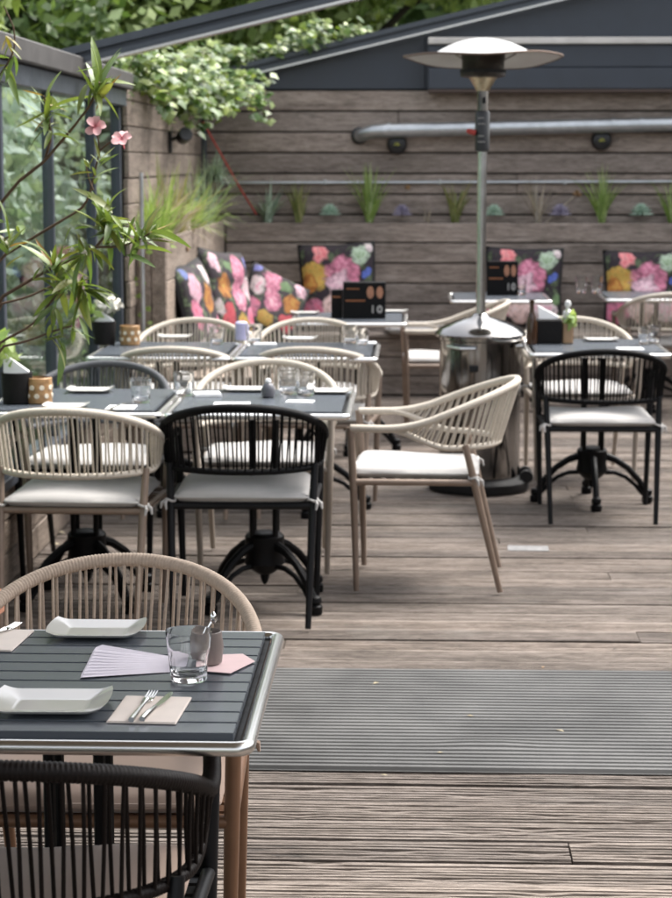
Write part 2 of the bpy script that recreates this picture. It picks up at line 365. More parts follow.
# ------------------------------------------------------------------ ground and deck
struct(MB().box(-150, 150, -60, 260, -.6, -.30).build('ground', 'ground', smooth=False))
deck = struct(MB().box(-1.62, 3.2, .8, 14.7, -.10, -.034).build('deck', 'joist', smooth=False))
PITCH, PW, PT = .146, .1335, .028
def plank_mesh(L, ribbed, seed=0):
    rg = random.Random(seed); nr = 7; w = PW/nr; dp = (.0062, .006)[0 if ribbed == 2 else 1]
    base = [(-PW/2, -PT, 0), (-PW/2, -.0005, 0)]
    for i in range(nr):
        a = -PW/2+i*w; base += [(a+w*.05, 0, 2), (a+w*.60, 0, 2), (a+w*.70, -dp, 1), (a+w*.92, -dp, 1)] if i < nr-1 else [(a+w*.05, 0, 2), (a+w*.40, 0, 2), (a+w*.70, 0, 2), (a+w*.96, 0, 2)]
    base += [(PW/2, -.0005, 0), (PW/2, -PT, 0)]
    nx = max(2, int(L/(.07 if ribbed == 2 else .4))); n = len(base); vs = []; fs = []
    wob = [[rg.gauss(0, 1) for _ in base] for _ in range(nx+1)]; wear = [[0]*nr for _ in range(nx+1)]
    for i in range(nr):
        lv = 0
        for k in range(nx+1):
            lv = .8*lv+rg.gauss(0, .0007); wear[k][i] = min(.0008, lv)-(.004 if rg.random() < .03 else 0)
    for k in range(nx+1):
        for q, (y_, z_, t_) in enumerate(base):
            rib = min(nr-1, max(0, (q-2)//4)); f = 1 if ribbed == 2 else .3
            vs.append((L*k/nx, y_+.0007*f*wob[k][q]*(t_ > 0), z_+(wear[k][rib]*f if t_ == 2 else 0)))
    for k in range(nx):
        for q in range(n-1): fs.append((k*n+q, (k+1)*n+q, (k+1)*n+q+1, k*n+q+1))
    fs += [tuple(range(n)), tuple(nx*n+q for q in range(n-1, -1, -1))]
    m = MB(); m.add(vs, fs); return m.mesh('plank', False)
PM = {}
rng = random.Random(3)
y = 1.95; row = 0
while y < 14.45:
    ribbed = 2 if y < 5.22 else 1
    segs = []
    if y < 2.9 or y > 11 or row % 5 in (1, 4): cuts = [-1.62, 3.2]
    else:
        c = -1.62+rng.choice([1.2, 1.6, 2.0, 2.4, 2.8, 3.4]); cuts = [-1.62, c, 3.2]
    for a, b in zip(cuts[:-1], cuts[1:]):
        L = round(b-a-.004, 3); k = (L, ribbed, row % 3)
        if k not in PM: PM[k] = plank_mesh(L, ribbed, row)
        o = obj('plank', PM[k], 'deck', deck, (a+.002, y+rng.uniform(-.003, .003), -rng.random()**2*.008+.001))
        o.rotation_euler = (rng.uniform(-.006, .006), 0, rng.uniform(-.0006, .0006))
    y += PITCH; row += 1
# grey ribbed strip let into the deck
m = MB(); y0, y1, nr = 5.19, 6.255, 32; w = (y1-y0)/nr; prof = [(y0, .001)]
for i in range(nr):
    a = y0+i*w; prof += [(a+w*.06, .002), (a+w*.24, .012), (a+w*.74, .012), (a+w*.92, .002)]
prof += [(y1, .001)]
nx = 40; vs = []; fs = []
rm = random.Random(5)
for ix in range(nx+1):
    x = -1.3+3.9*ix/nx
    for k, (yy, zz) in enumerate(prof):
        bulge = .006*math.exp(-((x-.22)/.12)**2)*math.exp(-((yy-5.42)/.05)**2)
        vs.append((x, yy+.0025*math.sin(x*1.7+yy*9), zz+bulge))
n = len(prof)
for ix in range(nx):
    for k in range(n-1): fs.append((ix*n+k, (ix+1)*n+k, (ix+1)*n+k+1, ix*n+k+1))
mm = MB(); mm.add(vs, fs)
tag(mm.build('ribbed_mat', 'mat', smooth=False), 'long grey ribbed anti-slip strip lying across the weathered deck', 'mat')

# ------------------------------------------------------------------ board walls, planter troughs, bench
WB = {}
def board_row(parent, p0, p1, z0, h, thick, mat, axis, normal, cuts=(), rr=random.Random(11)):
    """one horizontal row of wall boards between p0 and p1 on an axis; face at 'normal' coordinate"""
    ends = [p0]+[c for c in cuts if p0 < c < p1]+[p1]
    for a, b in zip(ends[:-1], ends[1:]):
        k = (round(b-a, 3), round(h, 3), thick, axis)
        if k not in WB:
            L = b-a-.004
            WB[k] = (MB().box(0, L, 0, thick, 0, h, .004) if axis == 0 else MB().box(-thick, 0, 0, L, 0, h, .004)).mesh('board', False)
        j = rr.uniform(-.004, .004)
        loc = (a+.002, normal+j, z0) if axis == 0 else (normal+j, a+.002, z0)
        o = obj('board', WB[k], mat, parent, loc); o.rotation_euler = (rr.uniform(-.004, .004), 0, 0) if axis == 0 else (0, rr.uniform(-.004, .004), 0)
WY, LY = 14.62, 14.44
wall = thing('board_wall', 'tall weathered brown board wall behind the bench, carrying the silver duct', 'wall', (0, WY, 0))
MB().box(-1.62, 3.2, .035, .09, 0, 2.12).build('backing', 'joist', wall, False)
for i in range(7):
    board_row(wall, -1.50, 3.1, 1.09+i*.1472, .1350, .026, 'wallx', 0, 0.0, cuts=[[1.35], [], [.75], [], [2.0], [-.1], [], [1.7]][i])
tr = thing('wall_planter', 'long narrow board planter trough along the back wall with small plants', 'planter', (0, LY, 0))
for i in range(8):
    board_row(tr, -1.325, 3.1, .035+i*.1442, .1325, .024, 'wallx', 0, 0.0, cuts=[[], [.9], [], [2.2], [.6], [1.5], [], []][i])
MB().box(-1.325, 3.1, .030, .034+.01, 0, 1.18).build('liner', 'joist', tr, False)
MB().box(-1.325, 3.1, .046, .165, 1.0, 1.166).build('soil', 'soil', tr, False)
# left side: board wall, planter box
lw = thing('board_wall', 'brown board side wall under the ivy with a small black lamp', 'wall', (-1.5, 0, 0))
MB().box(-.10, -.032, 10.78, 14.62, 0, 2.06).build('backing', 'joist', lw, False)
for i in range(15):
    board_row(lw, 10.76, 14.6, .01+i*.1375, .1315, .026, 'wally', 1, 0.0, cuts=[])
MB().box(-.055, .03, 14.50, 14.60, 1.2, 2.06, .004).build('corner_post', 'navy', lw, False)
pb = thing('planter_box', 'tall plank planter box full of grasses beside the glass fence', 'planter', (-1.33, 11.0, 0))
for i in range(5):
    hh = .232; board_row(pb, 0, 3.43, .01+i*.238, hh, .028, 'wally', 1, 0.0, cuts=[[], [1.9]][i % 2])
for i, x in enumerate((-.17, -.087)):
    MB().box(x, x+.08, -.012, .016, 0, 1.19, .004).build('board', 'wally', pb, False)
MB().box(-.165, -.032, .03, 3.4, 1.0, 1.13).build('soil', 'soil', pb, False)
k = MB().lathe([(.016, 0), (.022, .008), (.012, .016)], 10); k.xform(Matrix.Translation((0, .95, 1.10)) @ Matrix.Rotation(R(90), 4, 'Y')).build('knob', 'wood_lt', pb)
# bench
bn = thing('corner_bench', 'dark slatted corner bench running along the planter troughs', 'bench', (0, 0, 0))
for i in range(3):
    MB().box(-.86, 3.0, 13.90+i*.175, 13.90+i*.175+.168, .405, .432, .004).build('seat_board', 'wallx', bn, False)
for i in range(3):
    MB().box(-.86, 3.0, 13.925, 13.95, .012+i*.131, .012+i*.131+.124, .004).build('front_board', 'wallx', bn, False)
for i in range(3):
    MB().box(-1.32+i*.155, -1.32+i*.155+.148, 11.05, 14.42, .405, .432, .004).build('seat_board', 'wally', bn, False)
for i in range(3):
    MB().box(-.90, -.875, 11.08, 13.92, .012+i*.131, .012+i*.131+.124, .004).build('front_board', 'wally', bn, False)
MB().box(-1.31, -.90, 11.085, 11.11, .01, .40, .004).build('end_board', 'wallx', bn, False)

# ------------------------------------------------------------------ glass fence on the left
fe = thing('glass_fence', 'dark framed glass fence on a low timber plinth beside the tables', 'fence', (-1.5, 0, 0))
FY0, FY1 = 4.3, 10.72
for i in range(3):
    board_row(fe, FY0, FY1, .005+i*.126, .12, .03, 'wally', 1, -.03, cuts=[7.9])
MB().box(-.13, -.065, FY0, FY1, 0, .385).build('plinth_core', 'joist', fe, False)
MB().box(-.10, .0, FY0, FY1, .388, .43, .004).build('bottom_rail', 'navy', fe, False)
MB().box(-.10, .0, FY0, FY1, 1.895, 1.978, .004).build('top_rail', 'navy_hi', fe, False)
MB().box(-.16, .03, FY0, FY1+.05, 1.982, 2.07, .006).build('capping', 'grey_cap', fe, False)
posts = [4.34, 5.38, 6.46, 7.54, 8.62, 9.78, 10.62]
for i, py in enumerate(posts):
    w = .022 if i % 2 else .016
    MB().box(-.070, -.022, py-w, py+w, .432, 1.893, .004).build('post', 'navy' if i != 4 else 'navy_hi', fe, False)
for a, b in zip(posts[:-1], posts[1:]):
    MB().box(-.055, -.047, a+.024, b-.024, .432, 1.893).build('pane', 'pane', fe, False)
MB().tube([(-1.448, 10.86, .0), (-1.448, 10.86, 1.55)], .011, 8).build('conduit', 'galv')
tag(bpy.data.objects['conduit'], 'thin grey upright conduit between glass fence and planter box', 'conduit')

# ------------------------------------------------------------------ roof gable, rafters, shutter box
SL = math.tan(R(13.2))
def rafter_at(X0, X1, z0, Y, name, label):
    r = thing(name, label, 'rafter', (0, Y, 0))
    def seg(dz0, dz1, y0, y1, nm, mat):
        b = MB(); poly = [(X0, z0+dz0), (X1, z0+dz0+SL*(X1-X0)), (X1, z0+dz1+SL*(X1-X0)), (X0, z0+dz1)]
        b.prism(poly, y0, y1); b.build(nm, mat, r, False)
    seg(.010, .034, -.045, .05, 'lower_profile', 'navy_hi'); seg(.034, .058, -.030, .05, 'middle_profile', 'navy'); seg(.058, .092, -.05, .05, 'upper_profile', 'navy_hi')
    seg(-.004, .008, -.05, .05, 'edge_strip', 'alu')
    MB().box(X1-.08, X1, -.04, .04, -.03, z0+SL*(X1-X0)-.03, .004).build('post', 'navy_hi', r, False)
    return r
rafter_at(-1.58, 3.0, 2.012, 9.2, 'roof_rafter', 'grey sloping roof rafter in front of the ivy')
rafter_at(-1.58, 3.0, 2.118, 14.56, 'roof_rafter', 'dark sloping gable rafter above the navy panel')
g = thing('gable_panel', 'dark navy painted gable panel above the board wall', 'gable', (0, 14.6, 0))
xs = [-1.55, .09, 3.0]
for i in range(2):
    a, b = xs[i]+.004, xs[i+1]-.004
    MB().prism([(a, 2.125), (b, 2.125), (b, 2.115+SL*(b+1.58)), (a, 2.115+SL*(a+1.58))], .03, .06).build('panel', 'navy', g, False)
MB().prism([(-1.56, 2.09), (3.0, 2.09), (3.0, 2.115+SL*4.58), (-1.56, 2.12)], .064, .085).build('backing', 'navy', g, False)
bx = thing('shutter_box', 'long navy shutter box with a pale strip above the duct', 'shutter box', (.11, 14.5, 0))
MB().box(0, 2.9, -.05, .085, 2.115, 2.262, .006).build('lower_panel', 'navy', bx, False)
MB().box(0, 2.9, -.03, .085, 2.266, 2.425, .006).build('upper_panel', 'navy', bx, False)
MB().box(.0, 2.9, -.06, .08, 2.428, 2.472, .004).build('pale_strip', 'pale_strip', bx, False)
MB().box(.0, 2.9, -.055, .1, 2.092, 2.113, .003).build('bottom_trim', 'brown_trim', bx, False)

# unseen low wall, added right of the frame to hold back light
hw = thing('added_wall', 'low boarded wall added out of view opposite the glass fence to hold back light', 'wall', (3.3, 0, -.3))
MB().box(.03, .2, -3.0, 15.0, 0, 2.2).build('core', 'joist', hw, False)
for i in range(11): MB().box(0, .028, -3.0, 15.0, .01+i*.2, .01+i*.2+.192, .004).build('board', 'wally', hw, False)

# unseen canvas awning, added above the frame to shade the front tables
aw = thing('added_awning', 'taupe canvas awning added out of view to shade the front tables', 'awning', (0, 0, 0))
cv = MB(); vs = []; fs = []; NX, NY = 12, 10
for i in range(NX+1):
    for j in range(NY+1):
        x_ = -3.0+4.1*i/NX; y_ = -1.8+6.9*j/NY; sag = .05*math.sin(math.pi*((i % 4)/4)) ; vs.append((x_, y_, 2.95-.06*j/NY*4-sag))
for i in range(NX):
    for j in range(NY): a_ = i*(NY+1)+j; fs.append((a_, a_+NY+1, a_+NY+2, a_+1))
cv.add(vs, fs); cv.build('canvas', 'canvas', aw)
for j in (0, .5, 1): MB().tube([(-3.0, -1.8+6.9*j, 2.985-.24*j), (1.1, -1.8+6.9*j, 2.985-.24*j)], .025, 8).build('crossbar', 'navy_hi', aw)
for x_ in (-2.95,):
    for y_ in (-1.7, 1.6, 5.0): MB().tube([(x_, y_, -.3), (x_, y_, 2.98-.24*(y_+1.8)/6.9)], .03, 8).build('post', 'navy_hi', aw)

# ------------------------------------------------------------------ wall fittings
dp = thing('duct_pipe', 'silver galvanised duct pipe bending into the board wall', 'pipe', (0, WY, 0))
a = aty(362, 134, 14.52); zc = a.z+.02; x0 = a.x
path = [(x0-.02, .03, zc-.03), (x0-.012, -.04, zc-.028), (x0+.02, -.085, zc-.02), (x0+.08, -.1, zc), (x0+.16, -.1, zc+.004)]
MB().tube(path, .047, 16).build('elbow', 'galv', dp)
MB().tube([(x0+.155, -.1, zc+.004), (3.1, -.1, zc+.075)], .05, 18).build('duct', 'galv', dp)
for xx in (x0+.19, 1.42, 1.62):
    q = (xx-x0)/(3.1-x0); MB().tube([(xx-.012, -.1, zc+.004+.071*q), (xx+.012, -.1, zc+.004+.071*q)], .0535, 18).build('joint_band', 'galv', dp)
MB().lathe([(.062, 0), (.062, .012), (.05, .016)], 18).xform(Matrix.Translation((x0-.02, -.004, zc-.03)) @ Matrix.Rotation(R(90), 4, 'X')).build('wall_flange', 'lampblack', dp)
for i, (px, py, nb) in enumerate([(397, 144, 'round black wall lamp under the bend of the silver duct'), (602, 140, 'round black wall lamp under the straight silver duct above green grass')]):
    p = aty(px, py, 14.55); L = thing('wall_lamp', nb, 'lamp', (p.x, WY, p.z))
    MB().lathe([(.068, 0), (.072, .01), (.072, .045), (.060, .065), (.03, .072)], 24).xform(Matrix.Rotation(R(90), 4, 'X')).build('housing', 'lampblack', L)
    for q in range(2): MB().box(-.022+q*.006, .018-q*.004, -.0765, -.072, -.008+q*.012, -.003+q*.012).build('printed_mark', 'yellow', L, False)
c = MB().tube([(aty(222, 183, 14.6).x, -.02, aty(222, 183, 14.6).z), (3.1, -.02, aty(672, 181, 14.6).z-.0)], .0125, 10)
cd = thing('conduit', 'thin grey conduit running level along the back wall above the plants', 'conduit', (0, WY, 0)); c.build('tube', 'galv', cd)
for px in (325, 440, 565): 
    p = aty(px, 182, 14.6); MB().box(p.x-.012, p.x+.012, -.036, -.001, p.z-.017, p.z+.017, .003).build('clip', 'galv', cd, False)
p = aty(165, 138, 12.6)
L = thing('wall_spot', 'small black spot lamp on the side wall under the ivy', 'lamp', (-1.5, 12.55, p.z))
MB().box(.0, .02, -.03, .03, -.09, .04, .004).build('bracket', 'lampblack', L, False)
MB().tube([(.02, 0, -.01), (.07, 0, .01)], .012, 8).build('arm', 'lampblack', L)
MB().lathe([(.02, -.045), (.042, -.035), (.045, .04), (.04, .045)], 16).xform(Matrix.Translation((.095, -.01, .012)) @ Matrix.Rotation(R(70), 4, 'X') @ Matrix.Rotation(R(25), 4, 'Y')).build('lamp_head', 'lampblack', L)
pts = [aty(203, 122, 14.0), aty(222, 156, 14.1), aty(240, 188, 14.25), aty(256, 214, 14.45)]
tag(MB().tube(pts, .0065, 8).build('red_strap', 'red'), 'red strap hanging from the ivy down to the wall planter', 'strap')

# ------------------------------------------------------------------ chairs
def rail_pts(xf, xm, yf, yc, b, zf, zr, n=160, p=2.08, mode='top'):
    """U shaped rail in plan; front ends at y=yf, ellipse behind yc reaching y=yc+b"""
    half = []
    ns = 24
    for i in range(ns):
        t = i/ns; y = yf+(yc-yf)*t; x = xf+(xm-xf)*math.sin(t*math.pi/2); half.append((x, y))
    for i in range(n//2+1):
        a = math.pi/2*i/(n//2); cx = max(0, math.cos(a))**(2/p); sy = math.sin(a)**(2/p)
        half.append((xm*cx, yc+b*sy))
    full = half + [(-x, y) for x, y in reversed(half[:-1])]
    out = []
    for x, y in full:
        if mode == 'top':
            if y < yc: t = min(1, max(0, (y-zf[0])/(yc-zf[0]))); z = zf[1]+.034*t*t
            else: z = zf[1]+.034+(zr[1]-zf[1]-.034)*((y-yc)/b)**.98
        else:
            t = (y-zf[0])/(zr[0]-zf[0]); t = min(1, max(0, t)); t = t*t*(3-2*t); z = zf[1]+(zr[1]-zf[1])*t
        out.append(Vector((x, y, z)))
    return out
def resample(pts, step):
    d = [0]
    for a, b in zip(pts[:-1], pts[1:]): d.append(d[-1]+(b-a).length)
    n = max(2, int(d[-1]/step)); out = []; j = 0
    for i in range(n+1):
        s = d[-1]*i/n
        while j < len(d)-2 and d[j+1] < s: j += 1
        t = (s-d[j])/max(1e-9, d[j+1]-d[j]); out.append(pts[j].lerp(pts[j+1], min(1, max(0, t))))
    return out
def wrap_tube(pts, r, pitch=.0072):
    q = resample(pts, pitch/3); rr = [r*(1.0 if i % 3 else .90) for i in range(len(q))]
    return MB().tube(q, rr, 10)
def cushion_mesh(wx, wy, th, p=5, n=14, puff=.35, wob=.004, seed=1):
    rr = random.Random(seed); m = MB(); vs = []; fs = []; N = n*2+1
    ph = [rr.uniform(0, 6) for _ in range(4)]
    def pt(i, j, s):
        u = -1+2*i/(N-1); v = -1+2*j/(N-1)
        # squircle-ish rounded corners
        q = 1-.055*(abs(u)**6*abs(v)**6)*1.0
        e = max(abs(u), abs(v)); edge = max(0, 1-e**9)**.5
        h = th/2*(.55+.45*(1-(u*u+v*v)/2*puff*1.5))*edge
        z = s*h + wob*(math.sin(3*u+ph[0])*math.cos(2.5*v+ph[1]))*(1 if s > 0 else 0)
        return (u*wx/2*q, v*wy/2*q, z)
    top = [pt(i, j, 1) for i in range(N) for j in range(N)]; bot = [pt(i, j, -1) for i in range(N) for j in range(N)]
    vs = top+bot; o = N*N
    for i in range(N-1):
        for j in range(N-1):
            a = i*N+j; fs.append((a, a+N, a+N+1, a+1)); fs.append((o+a, o+a+1, o+a+N+1, o+a+N))
    for i in range(N-1):
        for (a, b) in ((i*N, (i+1)*N), ((i+1)*N+N-1, i*N+N-1)): fs.append((a, o+a, o+b, b)) if 0 else fs.append((b, a, o+a, o+b))
        for (a, b) in ((i+1, i), ((N-1)*N+i, (N-1)*N+i+1)): fs.append((b, a, o+a, o+b))
    m.add(vs, fs); return m
def make_chair():
    t = thing('rope_chair', 'proto', 'chair', group='woven rope armchairs at the tables')
    top = rail_pts(.262, .283, -.275, .03, .315, (-.16, .628), (.30, .785))
    low = rail_pts(.270, .272, -.15, .02, .258, (-.15, .628), (.10, .556), mode='low')
    for s in (-1, 1):
        MB().tube([(s*.262, -.276, .632), (s*.262, -.272, .60), (s*.256, -.262, .40), (s*.246, -.252, .012)], [.0135, .0145, .0145, .0105], 12).build('front_leg', 'frame_bronze', t)
    for s in (-1, 1):
        MB().tube([(s*.252, .150, .568), (s*.246, .185, .43), (s*.232, .285, .012)], [.0125, .0145, .0105], 12).build('back_leg', 'frame_bronze', t)
    fr = MB()
    fr.tube([(-.256, -.262, .425), (.256, -.262, .425)], .0125, 10); fr.tube([(-.246, .186, .425), (.246, .186, .425)], .0125, 10)
    for s in (-1, 1): fr.tube([(s*.256, -.262, .426), (s*.246, .186, .426)], .0125, 10)
    for i in range(9):
        yy = -.23+i*.05; fr.box(-.245, .245, yy-.018, yy+.018, .418, .424)
    fr.build('seat_frame', 'frame_bronze', t)
    wrap_tube(top, .0152).build('top_rail', 'rope_beige', t, ang=80)
    wrap_tube(low, .0115).build('lower_rail', 'rope_beige', t, ang=80)
    # rope strands between the rails
    a = resample(top, .001); b = resample(low, .001)
    a = [p for p in a if p.y > -.13]; b = [p for p in b if p.y > -.155]
    rp = MB(); N = 84; rr = random.Random(2)
    for i in range(N):
        f = (i+.5)/N; df = .0016*(1 if i % 2 else -1)+rr.uniform(-.0008, .0008)
        ia = int((len(a)-1)*min(1, max(0, f+df))); ib = int((len(b)-1)*min(1, max(0, f-df)))
        P, Q = a[ia].copy(), b[ib].copy()
        out = Vector((P.x, P.y+.05, 0)).normalized()*(.009 if i % 2 else -.006)
        P += out+Vector((0, 0, -.004)); Q += out*.8
        mid = P.lerp(Q, .5)+Vector((rr.uniform(-.0015, .0015), rr.uniform(-.0015, .0015), 0))
        rp.tube([P, mid, Q], .0034, 6, caps=False)
    o = rp.build('rope_weave', 'rope_beige', t, ang=80); o['kind'] = 'stuff'
    cm = cushion_mesh(.475, .475, .054, wob=.006); cm.xform(Matrix.Translation((0, -.035, .455)))
    cu = cm.build('seat_cushion', 'fabric', t, ang=70)
    hw_ = .475/2*.996; c_ = .022; out = []
    for (qx, qy, a0) in ((1, 1, 0), (-1, 1, 90), (-1, -1, 180), (1, -1, 270)):
        for q in range(5): a_ = R(a0+22.5*q); out.append((qx*(hw_-c_-.004)+c_*math.cos(a_), -.035+qy*(hw_-c_-.004)+c_*math.sin(a_), .4555))
    MB().tube(out, .0048, 6, closed=True).build('piping', 'fabric', cu)
    for s in (-1, 1):
        cx_, cy_ = s*.2465, .183; k = MB().tube([(cx_+.0185*math.cos(q*math.pi/5), cy_+.0185*math.sin(q*math.pi/5), .446+.004*math.sin(q*1.3)) for q in range(10)], .0042, 6, closed=True)
        k.tube([(s*.225, .185, .460), (s*.236, .170, .452)], .004, 6); k.tube([(s*.262, .19, .447), (s*.276, .200, .437), (s*.279, .203, .418)], [.004, .0065, .003], 6); k.tube([(s*.258, .20, .447), (s*.262, .214, .436), (s*.258, .22, .416)], [.004, .006, .003], 6)
        k.build('tie', 'fabric', cu)
    return t
proto = make_chair()
STY = {'beige': ('rope_beige', 'frame_taupe', 'fabric'), 'tan': ('rope_tan', 'frame_brown', 'fabric_tan'), 'bronze': ('rope_beige', 'frame_bronze', 'fabric'),
       'black': ('rope_black', 'frame_black', 'fabric'), 'grey': ('rope_grey', 'frame_black', 'fabric'), 'dark': ('rope_dark', 'frame_black', 'fabric_tan')}
first = [True]
def chair(x, ytop, deg, style, label):
    """ytop: where the top of the back stands; deg 0 = faces the camera side, 180 = faces away"""
    c = proto if first[0] else copy_tree(proto); first[0] = False
    a = R(deg); back = Vector((-math.sin(a)*.345, math.cos(a)*.345, 0)); c.location = Vector((x, ytop, 0))-back; c.rotation_euler = (0, 0, a)
    c['label'] = label; rp, frm, fab = STY[style]
    for ch in c.children:
        nm = ch.name.split('.')[0]
        setmat(ch, rp if nm in ('top_rail', 'lower_rail', 'rope_weave') else fab if nm == 'seat_cushion' else frm)
        for g2 in ch.children: setmat(g2, fab)
    return c
chair(-.585, 4.10, 1, 'tan', 'tan rope armchair facing the slatted table with two white plates and lavender paper')
chair(-.590, 2.63, 180, 'dark', 'dark brown-black rope armchair pushed up to the slatted table with two white plates')
chair(-1.160, 6.60, 178, 'bronze', 'beige rope armchair standing next to the black one, near side of the grey table pair')
chair(-.580, 6.72, 181, 'black', 'black rope armchair with white seat pad between a beige chair and the turned chair')
chair(-1.240, 8.22, -1, 'grey', 'charcoal grey rope armchair, the only grey one, behind the lantern table')
chair(-.590, 8.32, 2, 'beige', 'beige rope armchair facing the black armchair across the table')
chair(-1.060, 8.86, 181, 'bronze', 'beige rope armchair with its back to the grey armchair, flower table')
chair(-.455, 8.87, 176, 'bronze', 'beige rope armchair at the flower table, corner end near the patio heater')
chair(-1.125, 10.55, 0, 'beige', 'beige rope armchair below the leaning floral cushions at the flower table')
chair(-.520, 10.57, 2, 'beige', 'beige rope armchair in front of the menu table, facing the flower table')
chair(.405, 7.65, -92, 'bronze', 'beige rope armchair turned sideways, standing free on the open deck')
chair(.575, 12.02, -88, 'bronze', 'beige rope armchair turned sideways, half hidden behind the patio heater')
chair(.855, 8.80, 180, 'black', 'black rope armchair with white seat pad beside the patio heater')
chair(.840, 10.72, 4, 'beige', 'beige rope armchair facing the black armchair beside the patio heater')
chair(1.655, 12.74, 186, 'bronze', 'beige rope armchair before the table with two empty tumblers')

# ------------------------------------------------------------------ tables
TW, TD, TH = .652, .74, .75
def make_table():
    t = thing('bistro_table', 'proto', 'table', group='slatted aluminium rimmed cafe tables')
    r = .0115; w, d = TW/2, TD/2; c = .03
    pts = []
    for (cx, cy, a0) in ((w-c, d-c, 0), (-w+c, d-c, 90), (-w+c, -d+c, 180), (w-c, -d+c, 270)):
        for k in range(6):
            a = R(a0+90*k/5); pts.append((cx+(c-r)*math.cos(a), cy+(c-r)*math.sin(a), TH-.017))
    MB().tube(pts, r, 12, closed=True).build('rim', 'alu', t)
    MB().box(-w+.026, w-.026, -d+.026, d-.026, TH-.026, TH-.0175).build('under_panel', 'iron', t, False)
    ns = 11; pitch = (TD-.07)/ns
    sm = MB().box(-w+.034, w-.034, -pitch/2+.0034, pitch/2-.0034, 0, .014, .0009).mesh('slat', False)
    for i in range(ns):
        obj('slat', sm, 'slat_grey', t, (0, -d+.035+(i+.5)*pitch, TH-.014))
    # cast iron pedestal: four rods, hub, four double arched feet
    MB().box(-.17, .17, -.028, .028, TH-.052, TH-.028, .004).box(-.028, .028, -.17, .17, TH-.050, TH-.0285, .004).build('top_bracket', 'iron', t, False)
    for sx, sy in ((1, 1), (1, -1), (-1, 1), (-1, -1)):
        MB().tube([(sx*.042, sy*.042, .24), (sx*.042, sy*.042, TH-.05)], .0105, 8).build('column_rod', 'iron', t)
    MB().lathe([(.03, .11), (.05, .125), (.075, .15), (.068, .19), (.072, .215), (.072, .25), (.06, .262), (.03, .268)], 16).build('hub', 'iron', t)
    MB().lathe([(.006, .07), (.014, .085), (.02, .115)], 8).build('hub_finial', 'iron', t)
    for k in range(4):
        a = R(90*k); f = MB()
        up = [(.05, 0, .225), (.11, 0, .205), (.17, 0, .165), (.225, 0, .105), (.262, 0, .04), (.268, 0, .022)]
        lo = [(.05, 0, .145), (.11, 0, .142), (.16, 0, .122), (.205, 0, .085), (.24, 0, .045), (.262, 0, .03)]
        f.tube(up, [.019, .0165, .015, .0145, .016, .019], 8); f.tube(lo, [.012, .0105, .0095, .0095, .011, .012], 8)
        f.lathe([(.024, 0), (.026, .008), (.026, .028), (.020, .034)], 12, (.266, 0, 0))
        f.lathe([(.017, .034), (.024, .044), (.021, .060), (.012, .066)], 12, (.266, 0, 0))
        f.xform(Matrix.Rotation(a, 4, 'Z')); f.build('foot', 'iron', t)
    return t
tproto = make_table(); tf = [True]
def table(xc, yf, label, mat=None, rz=0, foot=0):
    t = tproto if tf[0] else copy_tree(tproto); tf[0] = False
    t.location = (xc, yf+TD/2, 0); t.rotation_euler = (0, 0, R(rz)); t['label'] = label
    if foot:
        for ch in t.children:
            if ch.name.startswith('foot'): ch.rotation_euler = (0, 0, R(foot))
    if mat:
        for ch in t.children:
            if ch.name.startswith('slat'): setmat(ch, mat)
    return t
table(-.556, 2.905, 'dark slatted table laid with two white plates and lavender paper', 'slat')
table(-1.188, 6.90, 'grey slatted table with black pot and gold lantern near glass fence', foot=42)
table(-.532, 6.89, 'grey slatted table between the black armchair and the beige one facing it', foot=47)
table(-1.130, 8.93, 'grey slatted table with white flowers and gold lantern')
table(-.472, 8.93, 'grey slatted table adjoining the white flower table, edge toward the patio heater')
table(-.345, 10.90, 'grey table with black menu boards in front of the floral cushion')
table(.862, 9.17, 'grey slatted table beside the patio heater with wooden caddy and bottle')
table(.565, 12.74, 'grey table behind the patio heater with one black menu box')
table(1.555, 12.90, 'grey table with two empty tumblers before the bench')

# ------------------------------------------------------------------ patio heater
HX, HY = .340, 9.93
ph = thing('patio_heater', 'tall stainless steel patio heater with white reflector hood on the deck', 'heater', (HX, HY, 0))
MB().lathe([(.245, .003), (.25, .015), (.25, .045), (.235, .06), (.20, .066)], 40).build('base_disc', 'rubber', ph)
for s in (-1, 1):
    MB().lathe([(.03, -.012), (.034, -.006), (.034, .006), (.03, .012)], 14).xform(Matrix.Translation((.20*.9+.05, s*.06-.03, .075)) @ Matrix.Rotation(R(90), 4, 'X')).build('wheel', 'rubber', ph)
MB().lathe([(.198, .066), (.2, .08), (.2, .74), (.205, .745), (.205, .765)], 48, capt=True).build('tank_housing', 'chrome', ph)
MB().box(-.06, -.015, -.212, -.19, .60, .632, .004).build('grip_slot', 'rubber', ph, False)
MB().lathe([(.2245, .762), (.226, .772), (.20, .80), (.12, .835), (.05, .85), (.03, .87)], 48).build('housing_lid', 'chrome', ph)
MB().tube([(.17, -.13, .72), (.30, -.16, .72)], .012, 10).tube([(.255, -.15, .72), (.255, -.15, .42)], .009, 8).build('side_handle', 'steel', ph)
MB().tube([(-.16, -.15, .72), (-.10, -.225, .715), (-.03, -.225, .715)], .010, 8).build('front_handle', 'steel', ph)
MB().lathe([(.023, .86), (.023, 1.66)], 20).build('pole', 'steel', ph)
vb = MB().lathe([(.026, 1.655), (.036, 1.66), (.036, 1.84), (.031, 1.85)], 18).build('valve_body', 'lampblack', ph)
MB().lathe([(.014, 0), (.014, .03), (.009, .045)], 10).xform(Matrix.Translation((-.034, -.02, 1.745)) @ Matrix.Rotation(R(-75), 4, 'Y')).build('knob', 'red', vb)
for q in range(4): MB().box(-.022, .012-.006*(q % 2), -.0385, -.035, 1.70+q*.028 + (.03 if q > 1 else 0), 1.703+q*.028 + (.03 if q > 1 else 0)).build('printed_mark', 'print_white', vb, False)
